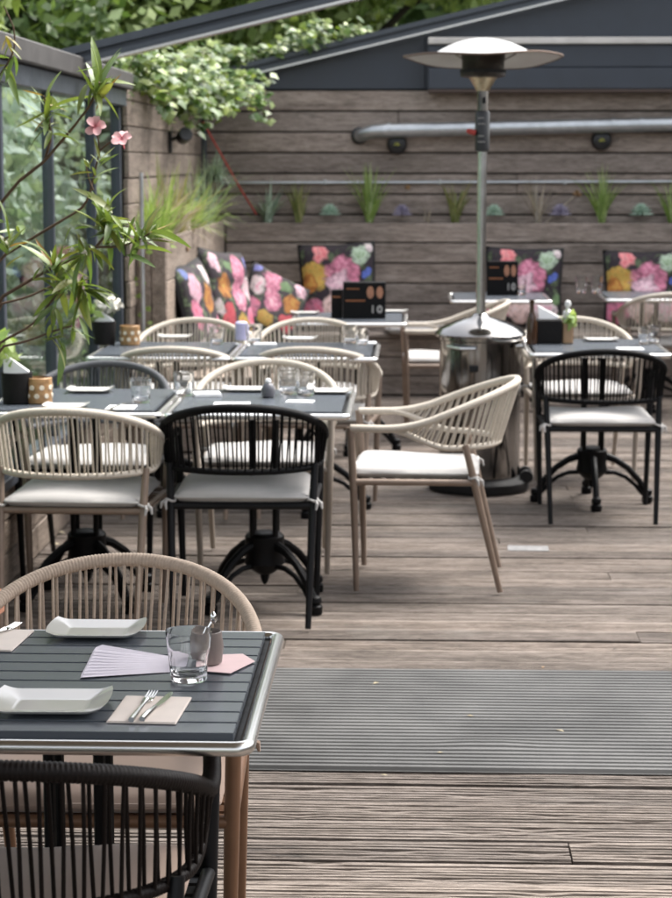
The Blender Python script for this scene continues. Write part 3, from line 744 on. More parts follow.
MB().lathe([(.026, 1.85), (.026, 1.945)], 18).build('neck', 'chrome', ph)
MB().box(-.004, .014, -.029, -.02, 1.885, 1.915).build('neck_slot', 'rubber', ph, False)
MB().lathe([(.03, 1.945), (.035, 1.955), (.062, 2.0), (.075, 2.012)], 30).build('burner_cone', 'brass', ph)
em = MB().lathe([(.085, 2.008), (.108, 2.014), (.11, 2.03), (.102, 2.045), (.102, 2.09), (.106, 2.10), (.106, 2.135)], 36).build('emitter', 'burner', ph)
MB().lathe([(.111, 2.030), (.112, 2.046)], 36, capb=False, capt=False).build('emitter_band', 'rubber', em)
def hood(r, a):
    q = max(0, (r-.245)/.135); z = 2.196-.080*(min(r, .245)/.245)**2-.026*q+.010*q*q
    return z-.05*r*math.sin(a)+q*(.012*math.cos(2*a+.3)+.004*math.sin(5*a))
hm = MB(); nr_, na = 12, 64; vs = []; fs = []
for side in (0, 1):
    for i in range(nr_+1):
        r = .02+.363*i/nr_
        for k in range(na):
            a = 2*math.pi*k/na; vs.append((r*math.cos(a), r*math.sin(a), hood(r, a)-side*.004))
N_ = (nr_+1)*na
for i in range(nr_):
    for k in range(na):
        k2 = (k+1) % na; q = (i*na+k, (i+1)*na+k, (i+1)*na+k2, i*na+k2); fs.append(q); fs.append(tuple(N_+j for j in reversed(q)))
fs.append(tuple(range(na))); fs.append(tuple(N_+j for j in range(na-1, -1, -1)))
hm.add(vs, fs); hd = hm.build('reflector_hood', 'enamel', ph)
MB().tube([((.383)*math.cos(2*math.pi*k/na), .383*math.sin(2*math.pi*k/na), hood(.383, 2*math.pi*k/na)-.002) for k in range(na)], .0055, 6, closed=True).build('hood_rim', 'rust', hd)
for k in range(3):
    a = R(20+120*k); MB().tube([(.17*math.cos(a), .17*math.sin(a), 2.125), (.10*math.cos(a), .10*math.sin(a), 2.09)], .005, 6).build('hood_stay', 'steel', ph)

# ------------------------------------------------------------------ cushions on the bench
def scatter_cushion(pos, size, deg, lean, mat, label, roll=0):
    th = .15; m = MB(); N = 19; vs = []; fs = []; uvs = []
    for s in (1, -1):
        for i in range(N):
            for j in range(N):
                u = -1+2*i/(N-1); v = -1+2*j/(N-1)
                pin = 1-.055*(1-abs(u*v))*(max(abs(u), abs(v))**4)
                h = th/2*((1-u**4)*(1-v**4))**.55*(1+.12*math.sin(3.1*u+deg)*math.cos(2.7*v+lean))-.012*math.exp(-((v-.2)/.12)**2)*(1-u*u)*(deg % 3)
                vs.append((u*size[0]/2*pin, -s*h, v*size[1]/2*pin+size[1]/2)); uvs.append(((u+1)/2, (v+1)/2))
    o = N*N
    for i in range(N-1):
        for j in range(N-1):
            a = i*N+j; fs.append((a, a+N, a+N+1, a+1)); fs.append((o+a, o+a+1, o+a+N+1, o+a+N))
    m.add(vs, fs); me = m.mesh('scatter_cushion', True, 85)
    ul = me.uv_layers.new(name='UVMap')
    for lp in me.loops: ul.data[lp.index].uv = uvs[lp.vertex_index]
    e = obj('scatter_cushion', me, mat); e.location = pos; e.rotation_euler = Euler((R(-lean), R(roll), R(deg)), 'XYZ')
    me.materials.append(M['menu'])
    for k_, pg in enumerate(me.polygons):
        if k_ % 2: pg.material_index = 1
    tag(e, label, 'cushion', 'floral scatter cushions on the bench'); return e
def on_bench(px, Y): return Vector((aty(px, 280, Y).x, Y, .452))
scatter_cushion(on_bench(341, 14.14), (.55, .61), 4, 13, 'floral_a', 'dark floral cushion with pink and orange flowers behind the menu table', -3)
scatter_cushion(on_bench(523, 14.14), (.55, .58), -3, 13, 'floral_a', 'dark floral cushion behind the patio heater and the single menu box', 1)
scatter_cushion(on_bench(645, 14.14), (.57, .56), 2, 13, 'floral_a', 'dark floral cushion behind the two empty tumblers', 0)
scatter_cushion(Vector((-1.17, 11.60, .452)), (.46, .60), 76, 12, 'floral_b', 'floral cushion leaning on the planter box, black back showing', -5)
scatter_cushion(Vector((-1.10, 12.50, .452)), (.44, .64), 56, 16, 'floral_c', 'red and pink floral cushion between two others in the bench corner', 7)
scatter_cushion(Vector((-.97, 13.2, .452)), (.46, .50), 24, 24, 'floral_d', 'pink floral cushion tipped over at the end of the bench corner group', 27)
cm = cushion_mesh(.42, .42, .075, seed=4); o = cm.build('seat_pad', 'fabric'); o.location = (.03, 14.0, .4705); o.rotation_euler = (0, 0, R(4))
tag(o, 'plain off-white seat pad lying on the bench behind the menu table', 'seat pad')

# ------------------------------------------------------------------ things on the tables
TZ = TH+.0005
def plate_mesh():
    m = MB(); N, K = 41, 27; vs = []; fs = []
    for s in (0, 1):
        for i in range(N):
            for j in range(K):
                u = -1+2*i/(N-1); v = -1+2*j/(K-1)
                e_ = max((abs(u)-.60)/.40, 0); g_ = max((abs(v)-.46)/.54, 0); z = .0035+((.013*e_)**4+(.0075*g_)**4)**.25
                x = u*.088*(1-.05*abs(v)**2-.02*(abs(u*v))**4); y = v*.066*(1-.03*abs(u)**4)
                vs.append((x*(1-.03*s), y*(1-.03*s), z-(.0045 if s else 0)*(1 if max(abs(u), abs(v)) < .99 else .6)))
    o = N*K
    for i in range(N-1):
        for j in range(K-1):
            a = i*K+j; fs.append((a, a+K, a+K+1, a+1)); fs.append((o+a, o+a+1, o+a+K+1, o+a+K))
    for i in range(N-1):
        for a, b in ((i*K, (i+1)*K), ((i+1)*K+K-1, i*K+K-1)): fs.append((a, o+a, o+b, b))
    for j in range(K-1):
        for a, b in ((j+1, j), ((N-1)*K+j, (N-1)*K+j+1)): fs.append((a, o+a, o+b, b))
    m.add(vs, fs); return m.mesh('plate', True, 60)
PLM = plate_mesh()
def plate(pos, deg, label, sc=1.0):
    o = obj('plate', PLM, 'china'); o.location = (pos[0], pos[1], TZ+.0008); o.rotation_euler = (0, 0, R(deg)); o.scale = (sc, sc, sc)
    return tag(o, label, 'plate', 'white rectangular plates')
def tumbler_mesh(h=.092, rt=.042, rb=.033, flute=True):
    m = MB(); n = 40
    def mod(a, z):
        f = min(1, max(0, (z-.004)/.01))*min(1, max(0, (h*.60-z)/.008)); return 1-(.05*abs(math.sin(a*5))*f if flute else 0)
    ro = lambda z: rb+(rt-rb)*z/h
    prof = [(rb*.7, .0), (rb*.96, .001)]+[(ro(h*q), h*q) for q in (.04, .10, .18, .3, .42, .52, .58, .62, .72, .85, .97)]+[(rt-.0004, h), (rt-.0018, h*.995)]
    prof += [(ro(h*q)-.0022-.0020*(q < .58), h*q) for q in (.85, .7, .6, .5, .35, .2)]+[(rb*.72, h*.14), (rb*.3, h*.13)]
    m.lathe(prof, n, mod=mod); return m.mesh('tumbler', True, 50)
TM = tumbler_mesh(); TMs = tumbler_mesh(.10, .034, .028, False)
def tumbler(pos, label, me=TM, sc=1.0):
    o = obj('tumbler', me, 'glass'); o.location = (pos[0], pos[1], TZ+.0004); o.scale = (sc,)*3; o.rotation_euler = (0, 0, random.uniform(0, 3))
    return tag(o, label, 'glass', 'drinking glasses on the tables')
def sheet(poly, z, th, mat, name):
    m = MB(); n = len(poly); vs = [(x, y, z) for x, y in poly]+[(x, y, z+th) for x, y in poly]
    m.add(vs, [tuple(range(n-1, -1, -1)), tuple(range(n, 2*n))]+[(i, (i+1) % n, n+(i+1) % n, n+i) for i in range(n)]); return m.build(name, mat, None, False)
def napkin(pos, deg, w, d, mat, label, name='napkin', th=.003):
    b = MB().box(-w/2, w/2, -d/2, d/2, 0, th*.5, .0006).box(-w/2+.002, w/2-.001, -d/2+.002, d/2-.003, th*.55, th, .0006)
    o = b.build(name, mat, None, False); o.location = (pos[0], pos[1], TZ+.0004); o.rotation_euler = (0, 0, R(deg)); return tag(o, label, 'napkin', 'folded paper napkins')
def fork_mesh():
    m = MB()
    m.tube([(0, -.095, .003), (0, -.05, .004), (0, .01, .005), (0, .035, .004)], [.0055, .0048, .0028, .006], 8)
    m.box(-.0095, .0095, .033, .052, .002, .0052, .001)
    for k in range(4): m.tube([(-.008+k*.0053, .050, .0035), (-.008+k*.0053, .07, .0045), (-.0078+k*.0052, .092, .0075)], [.0019, .0017, .001], 6)
    return m.mesh('fork', True)
def knife_mesh():
    m = MB(); m.tube([(0, -.095, .004), (0, -.06, .005), (0, -.01, .004)], [.0055, .006, .004], 8)
    bl = [(-.004, -.012), (.004, -.012), (.008, .02), (.009, .06), (.006, .088), (-.001, .1), (-.004, .07)]
    n = len(bl); m.add([(x, y, .003) for x, y in bl]+[(x, y, .0046) for x, y in bl], [tuple(range(n-1, -1, -1)), tuple(range(n, 2*n))]+[(i, (i+1) % n, n+(i+1) % n, n+i) for i in range(n)])
    return m.mesh('knife', True)
FM, KM = fork_mesh(), knife_mesh()
def cut(me, name, pos, deg, label, z=.0035, sc=.86):
    o = obj(name, me, 'cutlery'); o.location = (pos[0], pos[1], TZ+z); o.rotation_euler = (0, 0, R(deg)); o.scale = (sc, sc, sc); return tag(o, label, name)
# front table
plate(atz(97, 634, TH), 0, 'white rectangular plate beside the lavender paper, far edge of front slatted table', 1.0)
plate(atz(52, 708, TH), 1, 'white rectangular plate lying next to the napkin with fork and knife', 1.06)
p = atz(150, 711, TH); napkin(p, -3, .108, .155, 'napkin', 'cream paper napkin under a fork and knife on the dark slatted table')
pf = atz(143, 710, TH); cut(FM, 'fork', pf, -5, 'steel fork on the cream napkin beside the knife')
pk = atz(157, 710, TH); cut(KM, 'knife', pk, -9, 'steel knife on the cream napkin beside the fork')
p = atz(-8, 641, TH); napkin(p, -4, .115, .16, 'napkin', 'cream paper napkin beside the plate nearest the tan armchair')
p = atz(-4, 637, TH); cut(FM, 'fork', p, -20, 'steel fork on the napkin nearest the tan armchair')
# lavender and pink paper fan: pleated strip
def fan(px0, px1, py0, py1, mat, nm, label, scal=True, th=.0012, zoff=.0006):
    a = atz(px0, py1, TH); b = atz(px1, py0, TH); x0, x1, ya, yb = a.x, b.x, a.y, b.y
    poly = []
    if scal:
        k = 9
        for i in range(k+1):
            t_ = i/k; yy = yb+(ya-yb)*t_; poly.append((x0+.018*(1-t_)**1.2+.004*math.sin(t_*9), yy))
            if i < k: poly.append((x0+.018*(1-t_)**1.2-.006, yy-(yb-ya)/k*.5))
        poly += [(x1, ya+.022), (x1, yb-.022)]
    else:
        poly = [(x0, ya+.016), (x1-.035, ya), (x1, ya+(yb-ya)*.62), (x1-.025, yb), (x0, yb-.012)]
    o = sheet(poly, TZ+zoff, th, mat, nm); return tag(o, label, 'paper', 'tissue paper sheets')
tp = thing('tissue_paper', 'lavender tissue paper fanned out in pleats under the tumbler', 'paper', (0, 0, TZ+.0006), 0, 'tissue paper sheets')
q0 = atz(188, 668, TH)
for k in range(9):
    f_ = k/8; e = atz(80+12*f_, 679-23*f_, TH); e1 = atz(82+14*f_, 679-23*f_-5, TH); yr = q0.y-.02+.04*f_
    m = MB(); z_ = .0006*k
    m.add([(e.x, e.y, z_), (e.x+.004, e.y-.002, z_+.002), (q0.x, yr-.006, z_), (q0.x, yr+.010, z_+.0016), (e1.x+.010, e1.y+.006, z_+.004), (e1.x, e1.y, z_+.001)], [(0, 1, 2, 3, 4, 5)])
    m.build('pleat', 'napkin_lav', tp, False)
fan(196, 257, 656, 675, 'napkin_pink', 'tissue_paper', 'pale pink tissue paper beside the grey cup', False, zoff=.0022)
p = atz(188, 683, TH); tumbler((p.x, p.y+.015), 'clear fluted tumbler standing on the dark slatted table by the grey cup', TM, .92)
p = atz(206, 668, TH)
cp = thing('candle_cup', 'small grey cup behind the clear fluted tumbler', 'cup', (p.x, p.y+.015, TZ+.0036))
MB().lathe([(.020, 0), (.026, .003), (.029, .03), (.026, .056), (.024, .057), (.024, .050), (.012, .046)], 24).build('cup_body', 'cup', cp)
m = MB().tube([(-.022, -.004, .012), (.004, 0, .058), (.012, .002, .072)], [.002, .0022, .0028], 6); m.lathe([(.001, -.010), (.006, -.004), (.006, .006), (.001, .012)], 8, (.015, .003, .078))
o = m.build('teaspoon', 'cutlery'); o.location = (p.x-.003, p.y+.012, TZ+.0045); tag(o, 'small steel teaspoon standing in the grey cup', 'spoon')

# pot holders, lanterns and other table ware
def napkin_pot(pos, label, flowers=False):
    t = thing('cutlery_pot', label, 'pot', (pos[0], pos[1], TZ+.0006))
    MB().lathe([(.048, 0), (.052, .004), (.056, .11), (.053, .112), (.048, .02), (.02, .016)], 20).build('pot', 'wicker_dark', t)
    m = MB()
    m.add([(-.046, -.010, .09), (.040, -.012, .09), (.046, -.010, .112), (-.050, .012, .178), (-.046, -.003, .09), (.040, -.005, .09), (.047, -.003, .116), (-.053, .018, .182)], [(0, 1, 2, 3), (4, 7, 6, 5), (0, 4, 5, 1), (1, 5, 6, 2), (2, 6, 7, 3), (3, 7, 4, 0)])
    m.build('paper_napkin', 'napkin_white', t, False)
    return t
def leafball(n, rad, size, seed, c=(0, 0, 0), flat=1.0):
    rr = random.Random(seed); m = MB()
    for i in range(n):
        d = Vector((rr.gauss(0, 1), rr.gauss(0, 1), rr.gauss(0, 1)*flat)).normalized()*rad*rr.uniform(.4, 1)
        q = Vector((rr.gauss(0, 1), rr.gauss(0, 1), rr.gauss(0, 1))).normalized(); w_ = q.cross(d.normalized()).normalized()
        s_ = size*rr.uniform(.7, 1.2); P = Vector(c)+d
        m.add([P-q*s_, P+w_*s_*.5, P+q*s_, P-w_*s_*.5], [(0, 1, 2, 3)])
    return m
def lantern(pos, label):
    t = thing('candle_lantern', label, 'lantern', (pos[0], pos[1], TZ+.0006))
    MB().lathe([(.044, 0), (.047, .003), (.047, .09), (.044, .092), (.042, .012), (.01, .01)], 24).build('lantern_body', 'gold', t)
    for rw in range(2):
        for k in range(8):
            a = 2*math.pi*(k+.5*rw)/8; M4 = Matrix.Rotation(a, 4, 'Z') @ Matrix.Translation((.0472, 0, .028+rw*.03)) @ Matrix.Rotation(R(90), 4, 'Y')
            if k == 0 and rw == 0: dm = MB().lathe([(.0095, -.001), (.0085, .0015)], 10).mesh('dot', False)
            o = obj('dot', dm, 'gold_dot', t); o.matrix_local = M4
    return t
pA = atz(22, 404, TH); pt = napkin_pot((pA.x-.02, pA.y+.02), 'dark pot with white napkin on the table nearest the glass fence')
leafball(40, .07, .035, 3, (-.055, .03, .19)).build('herb_sprig', 'grass_green', pt, False)
lantern((atz(41, 402, TH).x, pA.y+.03), 'gold dotted lantern beside the dark pot with herb sprig')
pA = atz(104, 345, TH); pt = napkin_pot((pA.x, pA.y+.02), 'dark pot with white flowers on the far table')
for k, (dx, dy, dz) in enumerate([(.0, 0, .185), (.045, -.01, .175), (.03, .02, .205), (-.02, .01, .20), (.062, .0, .19)]):
    leafball(26, .028, .022, 30+k, (dx, dy, dz), .8).build('white_bloom', 'petal_white', pt, False)
leafball(18, .05, .03, 9, (-.05, 0, .16)).build('herb_sprig', 'grass_green', pt, False)
lantern((atz(130, 345, TH).x, pA.y+.01), 'gold dotted lantern beside the pot of white flowers')
# wooden caddy set on the right table
pC = atz(549, 344, TH)
t = thing('table_caddy', 'dark leather condiment box with wooden sides beside the patio heater', 'caddy', (pC.x, pC.y+.05, TZ+.0006))
MB().box(-.062, .062, -.055, .055, 0, .115, .006).build('dark_box', 'wicker_dark', t, False)
MB().box(-.098, -.066, -.045, .045, 0, .10, .004).build('wooden_side', 'wood_lt', t, False)
MB().box(.066, .115, -.045, .045, .0, .10, .004).build('wooden_side', 'wood_lt', t, False)
leafball(30, .035, .03, 14, (.10, -.03, .115)).build('herb_sprig', 'grass_green', t, False)
MB().add([(-.045, -.01, .10), (.03, -.012, .10), (.045, -.01, .125), (-.05, .012, .175), (-.045, -.003, .10), (.03, -.005, .10), (.047, -.003, .128), (-.053, .018, .18)], [(0, 1, 2, 3), (4, 7, 6, 5), (0, 4, 5, 1), (1, 5, 6, 2), (2, 6, 7, 3), (3, 7, 4, 0)]).build('paper_napkin', 'napkin_white', t, False)
p = atz(534, 343, TH); b = MB().lathe([(.022, 0), (.026, .004), (.026, .10), (.018, .135), (.011, .155), (.010, .195), (.013, .197), (.013, .21)], 18).build('sauce_bottle', 'bottle')
b.location = (pC.x-.085, pC.y-.035, TZ+.0006); tag(b, 'dark brown bottle standing by the wooden condiment box', 'bottle')
b = thing('squeeze_bottle', 'small white capped bottle on the wooden condiment box', 'bottle', (pC.x+.09, pC.y+.045, TZ+.10))
MB().lathe([(.022, 0), (.024, .01), (.022, .05), (.009, .062), (.008, .075)], 14).build('bottle_body', 'sauce', b); MB().lathe([(.013, .075), (.016, .085), (.012, .10), (.004, .104)], 12).build('cap', 'sauce', b)
pl = plate(atz(601, 341, TH), 0, 'white plate before the beige chair at the patio heater table', .95)
p = atz(644, 345, TH); tumbler((p.x, p.y+.02), 'clear glass with silver cap lid at the patio heater table', TMs, .8)
p = atz(655, 345, TH); tumbler((p.x, p.y+.03), 'clear tumbler beside the capped glass at the patio heater table', TMs, .9)
napkin(atz(630, 349, TH), 4, .12, .10, 'napkin_white', 'white napkin below the glasses at the patio heater table')
# mid pair
plate(atz(90, 392, TH), 0, 'white plate in front of the charcoal grey armchair', .98)
plate(atz(66, 408, TH), 0, 'white plate beside the gold lantern in front of the beige armchair', .9)
p = atz(121, 408, TH); napkin(p, 0, .10, .12, 'napkin_white', 'white napkin by the tumbler near the table joint'); cut(FM, 'fork', (p.x-.01, p.y), -10, 'fork on the white napkin near the table joint')
p = atz(140, 404, TH); tumbler((p.x, p.y+.03), 'tumbler standing by itself in front of the charcoal grey armchair', TM, .95)
p = atz(183, 397, TH); tumbler((p.x, p.y+.03), 'tumbler at the joint of the two grey tables', TM, .95)
napkin(atz(207, 396, TH), 12, .10, .09, 'napkin_white', 'crumpled white napkin beside the tumbler at the table joint', th=.012)
plate(atz(245, 391, TH), 0, 'white plate facing the black armchair across the table', .98)
napkin(atz(232, 404, TH), 2, .13, .07, 'napkin_white', 'white napkin beside the dark pepper jar')
p = atz(268, 398, TH); j = thing('pepper_jar', 'small dark grey jar with white lid, by the black armchair', 'jar', (p.x, p.y+.01, TZ+.0006))
MB().lathe([(.018, 0), (.024, .006), (.025, .03), (.019, .046), (.012, .052)], 16).build('jar_body', 'pepper', j); MB().lathe([(.008, .052), (.012, .058), (.009, .068), (.002, .07)], 10).build('lid', 'napkin_white', j)
p = atz(288, 396, TH); tumbler((p.x, p.y+.05), 'tumbler behind the dark pepper jar', TM, 1.05); tumbler((p.x+.065, p.y+.0), 'tumbler holding a white napkin next to the plate by the table corner', TM, .95)
napkin(atz(300, 402, TH), -6, .10, .07, 'napkin_white', 'white napkin under the tumblers near the dark pepper jar')
plate(atz(330, 393, TH), 0, 'white plate at the table corner near the turned chair', .98)
# flower table pair
plate(atz(175, 338, TH), 0, 'white plate in front of the leaning floral cushions', .98)
p = atz(216, 345, TH); tumbler((p.x, p.y+.03), 'tumbler on the white flower table', TM, .9)
p = atz(253, 345, TH); tumbler((p.x, p.y+.06), 'tumbler beside the lilac candle', TM, 1.0)
p = atz(240, 342, TH); tag((lambda o: (setattr(o, 'location', (p.x, p.y+.08, TZ+.0006)), o)[1])(MB().lathe([(.026, 0), (.03, .004), (.030, .085), (.02, .092)], 18).build('candle', 'lilac')), 'stubby lilac candle between the flower tables', 'candle')
napkin(atz(265, 345, TH), 5, .11, .08, 'napkin_white', 'white napkin by the lilac candle', th=.008)
plate(atz(300, 340, TH), 0, 'white plate facing the menu table chair', .98)
p = atz(350, 344, TH); tumbler((p.x, p.y+.03), 'tumbler near the free corner of the flower tables', TM, .95); p = atz(360, 346, TH); tumbler((p.x+.01, p.y+.06), 'second tumbler near the free corner of the flower tables', TM, .8)
napkin(atz(367, 343, TH), 0, .09, .12, 'napkin_white', 'white napkin at the free corner of the flower tables')
# menu table
def menu_box(pos, w, h, deg, label, left=False):
    t = thing('menu_stand', label, 'menu', (pos[0], pos[1], TZ+.0006), R(deg))
    MB().box(-w/2, w/2, -.035, .035, 0, h, .003).build('board_block', 'menu', t, False)
    y_ = -.0362
    def pr(nm, mat, x0, x1, z0, z1): MB().box(x0, x1, y_-.001, y_+.001, z0, z1).build(nm, mat, t, False)
    if left:
        pr('orange_line', 'print_orange', -w*.4, w*.4, h*.72, h*.78); return t
    pr('orange_line', 'print_orange', -w*.42, -w*.12, h*.80, h*.835); pr('orange_line', 'print_orange', -w*.44, w*.02, h*.47, h*.515)
    def ell(nm, mat, cx, cz, rx, rz, ring=0):
        n = 22; m = MB(); vs = [(cx+rx*math.cos(2*math.pi*k/n), y_, cz+rz*math.sin(2*math.pi*k/n)) for k in range(n)]
        if ring:
            vs += [(cx+rx*ring*math.cos(2*math.pi*k/n), y_, cz+rz*ring*math.sin(2*math.pi*k/n)) for k in range(n)]; m.add(vs, [(k, (k+1) % n, n+(k+1) % n, n+k) for k in range(n)])
        else: m.add(vs, [tuple(range(n))])
        m.build(nm, mat, t, False)
    ell('food_picture', 'print_food', w*.14, h*.72, w*.085, h*.17); ell('food_picture', 'print_food', w*.36, h*.72, w*.08, h*.17)
    pr('printed_one', 'print_white', w*.18, w*.215, h*.15, h*.36)
    ell('printed_zero', 'print_white', w*.36, h*.255, w*.07, h*.11, .42)
    return t
pM = atz(364, 319, TH)
menu_box((pM.x, pM.y+.06), .235, .20, 2, 'large black menu stand printed in orange before the floral cushion')
menu_box((pM.x-.15, pM.y+.10), .06, .155, -6, 'narrow grey-black menu card beside the large menu stand', True)
plate(atz(305, 314, TH), 0, 'white plate beside the menu stands', .95)
plate((atz(396, 313, TH).x-.01, atz(396, 313, TH).y+.06), 0, 'white plate at the menu table edge toward the patio heater', .9)
pM = atz(503, 296, TH); menu_box((pM.x, pM.y+.10), .20, .22, -4, 'black menu stand on the table behind the patio heater')
p = atz(522, 296, TH); tumbler((p.x, p.y+.10), 'tumbler beside the menu stand behind the patio heater', TMs, 1.0)
p = atz(583, 296, TH); t1 = atz(640, 296, TH)
tumbler((t1.x-.36+.0, t1.y+.22), 'narrow empty tumbler on the table before the bench', TMs, 1.15)['group'] = 'pair of empty tumblers'
tumbler((t1.x-.26, t1.y+.22), 'narrow empty tumbler on the table before the bench', TMs, 1.15)['group'] = 'pair of empty tumblers'

# ------------------------------------------------------------------ plants
def blades(n, h, spread, wid, seed, base=.02, droop=.35, xs=1.0):
    rr = random.Random(seed); m = MB()
    for i in range(n):
        a = rr.uniform(0, 2*math.pi); tilt = rr.random()**.7*spread; L = h*rr.uniform(.55, 1.05); w = wid*rr.uniform(.6, 1.2)
        d = Vector((math.cos(a)*xs, math.sin(a)*.6, 0)); b = Vector((rr.uniform(-base, base)*xs, rr.uniform(-base, base), 0)); side = Vector((-math.sin(a), math.cos(a), 0))
        if abs(side.x) < .4: side = (side+Vector((.6, 0, 0))).normalized()
        vs = []; K = 5
        for k in range(K):
            t = k/(K-1); ang = tilt*(.5+t*droop*2); p = b+d*(L*t*math.sin(ang))+Vector((0, 0, L*t*math.cos(min(ang, 1.9)))); ww = w*(1-t**1.6)*(.6+.4*min(1, t*4))
            vs += [p-side*ww/2, p+side*ww/2]
        m.add(vs, [(2*k, 2*k+1, 2*k+3, 2*k+2) for k in range(K-1)])
    return m
def clump(px, Y, z, mesh_kw, mat, label, group='grasses in the planters', name='grass_clump', x=None):
    p = aty(px, 220, Y) if x is None else Vector((x, Y, 0))
    t = thing(name, label, 'plant', (p.x, Y, z), 0, group)
    o = blades(**mesh_kw).build('blades', mat, t, True, 180)
    return t
PZ = 1.168
PY = LY+.10
clump(268, PY, PZ, dict(n=34, h=.36, spread=.75, wid=.023, seed=1, droop=.5), 'blue_blade', 'bluish spiky grass in the wall planter where the red strap ends', xs_ := None or 'grasses in the wall planter')
clump(299, PY, PZ, dict(n=30, h=.33, spread=.35, wid=.023, seed=2), 'grass', 'narrow olive grass tuft between spiky bluish grass and a pale green succulent', 'grasses in the wall planter')
clump(369, PY, PZ, dict(n=40, h=.46, spread=.55, wid=.023, seed=3), 'grass_green', 'tall green grass tuft above the menu table cushion', 'grasses in the wall planter')
clump(427, PY, PZ, dict(n=6, h=.17, spread=.9, wid=.012, seed=4, droop=.6), 'pale_blade', 'few bent pale blades between a purple succulent and olive grass', 'grasses in the wall planter')
clump(455, PY, PZ, dict(n=30, h=.38, spread=.55, wid=.023, seed=5), 'grass', 'olive grass tuft beside the patio heater pole', 'grasses in the wall planter')
clump(538, PY, PZ, dict(n=24, h=.38, spread=.65, wid=.013, seed=6, droop=.3), 'pale_blade', 'pale dry spiky plant with a withered flower stem', 'grasses in the wall planter')
clump(602, PY, PZ, dict(n=44, h=.44, spread=.62, wid=.023, seed=7, droop=.3), 'grass_green', 'fresh green grass tuft under the round wall lamp', 'grasses in the wall planter')
clump(672, PY, PZ, dict(n=26, h=.36, spread=.5, wid=.023, seed=8), 'grass_green', 'green grass tuft past the last pale green succulent', 'grasses in the wall planter')
p0 = aty(545, 219, PY); p1 = aty(577, 194, PY)
fl = thing('dry_flower_stem', 'withered brown flower leaning out of the pale spiky plant', 'plant', (p0.x, PY, PZ))
d = p1-Vector((p0.x, PY, PZ)); MB().tube([(0, 0, 0), d*.5+Vector((0, 0, .01)), d], .006, 6).build('stem', 'pale_blade', fl); leafball(30, .028, .02, 5, d).build('flower_head', 'dryleaf', fl, False)
p1 = aty(408, 187, PY); fl = thing('dry_leaf_scrap', 'small orange dry leaf caught on the wall conduit', 'leaf', (p1.x, WY-.04, p1.z)); leafball(6, .014, .024, 6).build('leaf', 'dryleaf', fl, False)
def succulent(px, mat, label, r=.072, seed=0):
    p = aty(px, 216, PY); t = thing('succulent', label, 'plant', (p.x, PY-.015, PZ+.004), 0, 'rosette succulents in the wall planter'); rr = random.Random(seed); m = MB()
    for layer in range(5):
        n = 10-layer; el = R(8+layer*17)
        for k in range(n):
            a = 2*math.pi*(k+.5*layer)/n+rr.uniform(-.1, .1); L = r*(1.05-.09*layer); w = L*.36
            d = Vector((math.cos(a)*math.cos(el), math.sin(a)*math.cos(el), math.sin(el))); s_ = Vector((-math.sin(a), math.cos(a), 0)); u_ = d.cross(s_)*-1
            o_ = Vector((0, 0, .012+.007*layer))
            m.add([o_, o_+d*L*.6+s_*w*.5, o_+d*L+u_*.006, o_+d*L*.6-s_*w*.5, o_+d*L*.55+u_*.012, o_+d*L*.5-u_*.012], [(0, 1, 4), (1, 2, 4), (2, 3, 4), (3, 0, 4), (0, 5, 1), (1, 5, 2), (2, 5, 3), (3, 5, 0)])
    o = m.build('rosette', mat, t, True, 60); o.location.z = .05; return t
succulent(330, 'succ_green', 'pale green succulent left of tall green grass, above a cushion', .082, 1); bpy.data.objects['succulent']['label'] = 'pale green succulent between olive grass and the tallest grass tuft'
succulent(402, 'succ_purple', 'purple succulent beside the tallest grass tuft', .075, 2)
succulent(494, 'succ_green', 'green succulent right behind the patio heater pole', .078, 3)['label'] = 'green succulent between the patio heater pole and the pale spiky plant'
succulent(560, 'succ_purple', 'purple succulent below the withered flower', .082, 4)
succulent(641, 'succ_green', 'pale green succulent beside the fresh green grass under the lamp', .09, 5)
# left planter box: mixed grasses
rr = random.Random(21)
lab = ['olive grass', 'green grass', 'bluish grass', 'straw coloured grass']
for i, (yy, h, sp, mt, nm) in enumerate([(11.12, .40, .45, 'grass_green', 'green grass tuft at the near end of the planter box'), (11.35, .52, .55, 'grass_green', 'tall green grass tuft second in the planter box'),
      (11.65, .50, .6, 'pale_blade', 'straw coloured grass in the planter box next to tall green grass'), (11.95, .58, .55, 'grass', 'tallest olive grass in the middle of the planter box'), (12.3, .42, .9, 'pale_blade', 'drooping straw grass in the planter box beside the knob'),
      (12.65, .50, .7, 'grass_green', 'green grass in the planter box below the spot lamp'), (13.05, .40, .9, 'grass_green', 'spreading green grass in the planter box past the spot lamp'), (13.5, .62, .5, 'blue_blade', 'bluish feathery grass rising toward the corner of the walls'), (13.95, .50, .8, 'grass_green', 'dark green grass at the corner end of the planter box')]):
    clump(0, yy, 1.13, dict(n=64, h=h*.95, spread=sp*1.3, wid=.021, seed=40+i, base=.06, droop=.5), mt, nm, 'grasses in the planter box', x=-1.43)
t = thing('feathery_shrub', 'blue green feathery shrub at the corner beneath the ivy', 'plant', (-1.36, 14.2, 1.13))
m = blades(160, .26, 1.25, .010, 77, .05, .5); m.xform(Matrix.Translation((-.02, 0, .34))); m.build('needles', 'blue_blade', t, True, 180); MB().tube([(0, 0, 0), (-.02, 0, .36)], .012, 6).build('stem', 'bark', t)
t = thing('lettuce_plant', 'bright green leafy plant at the front of the planter box', 'plant', (-1.40, 11.22, 1.13)); leafball(60, .07, .045, 55, (0, 0, .05), .7).build('leaves', 'grass_green', t, False)
t = thing('trailing_vine', 'thin vine climbing the front of the planter box', 'plant', (-1.46, 10.97, 0))
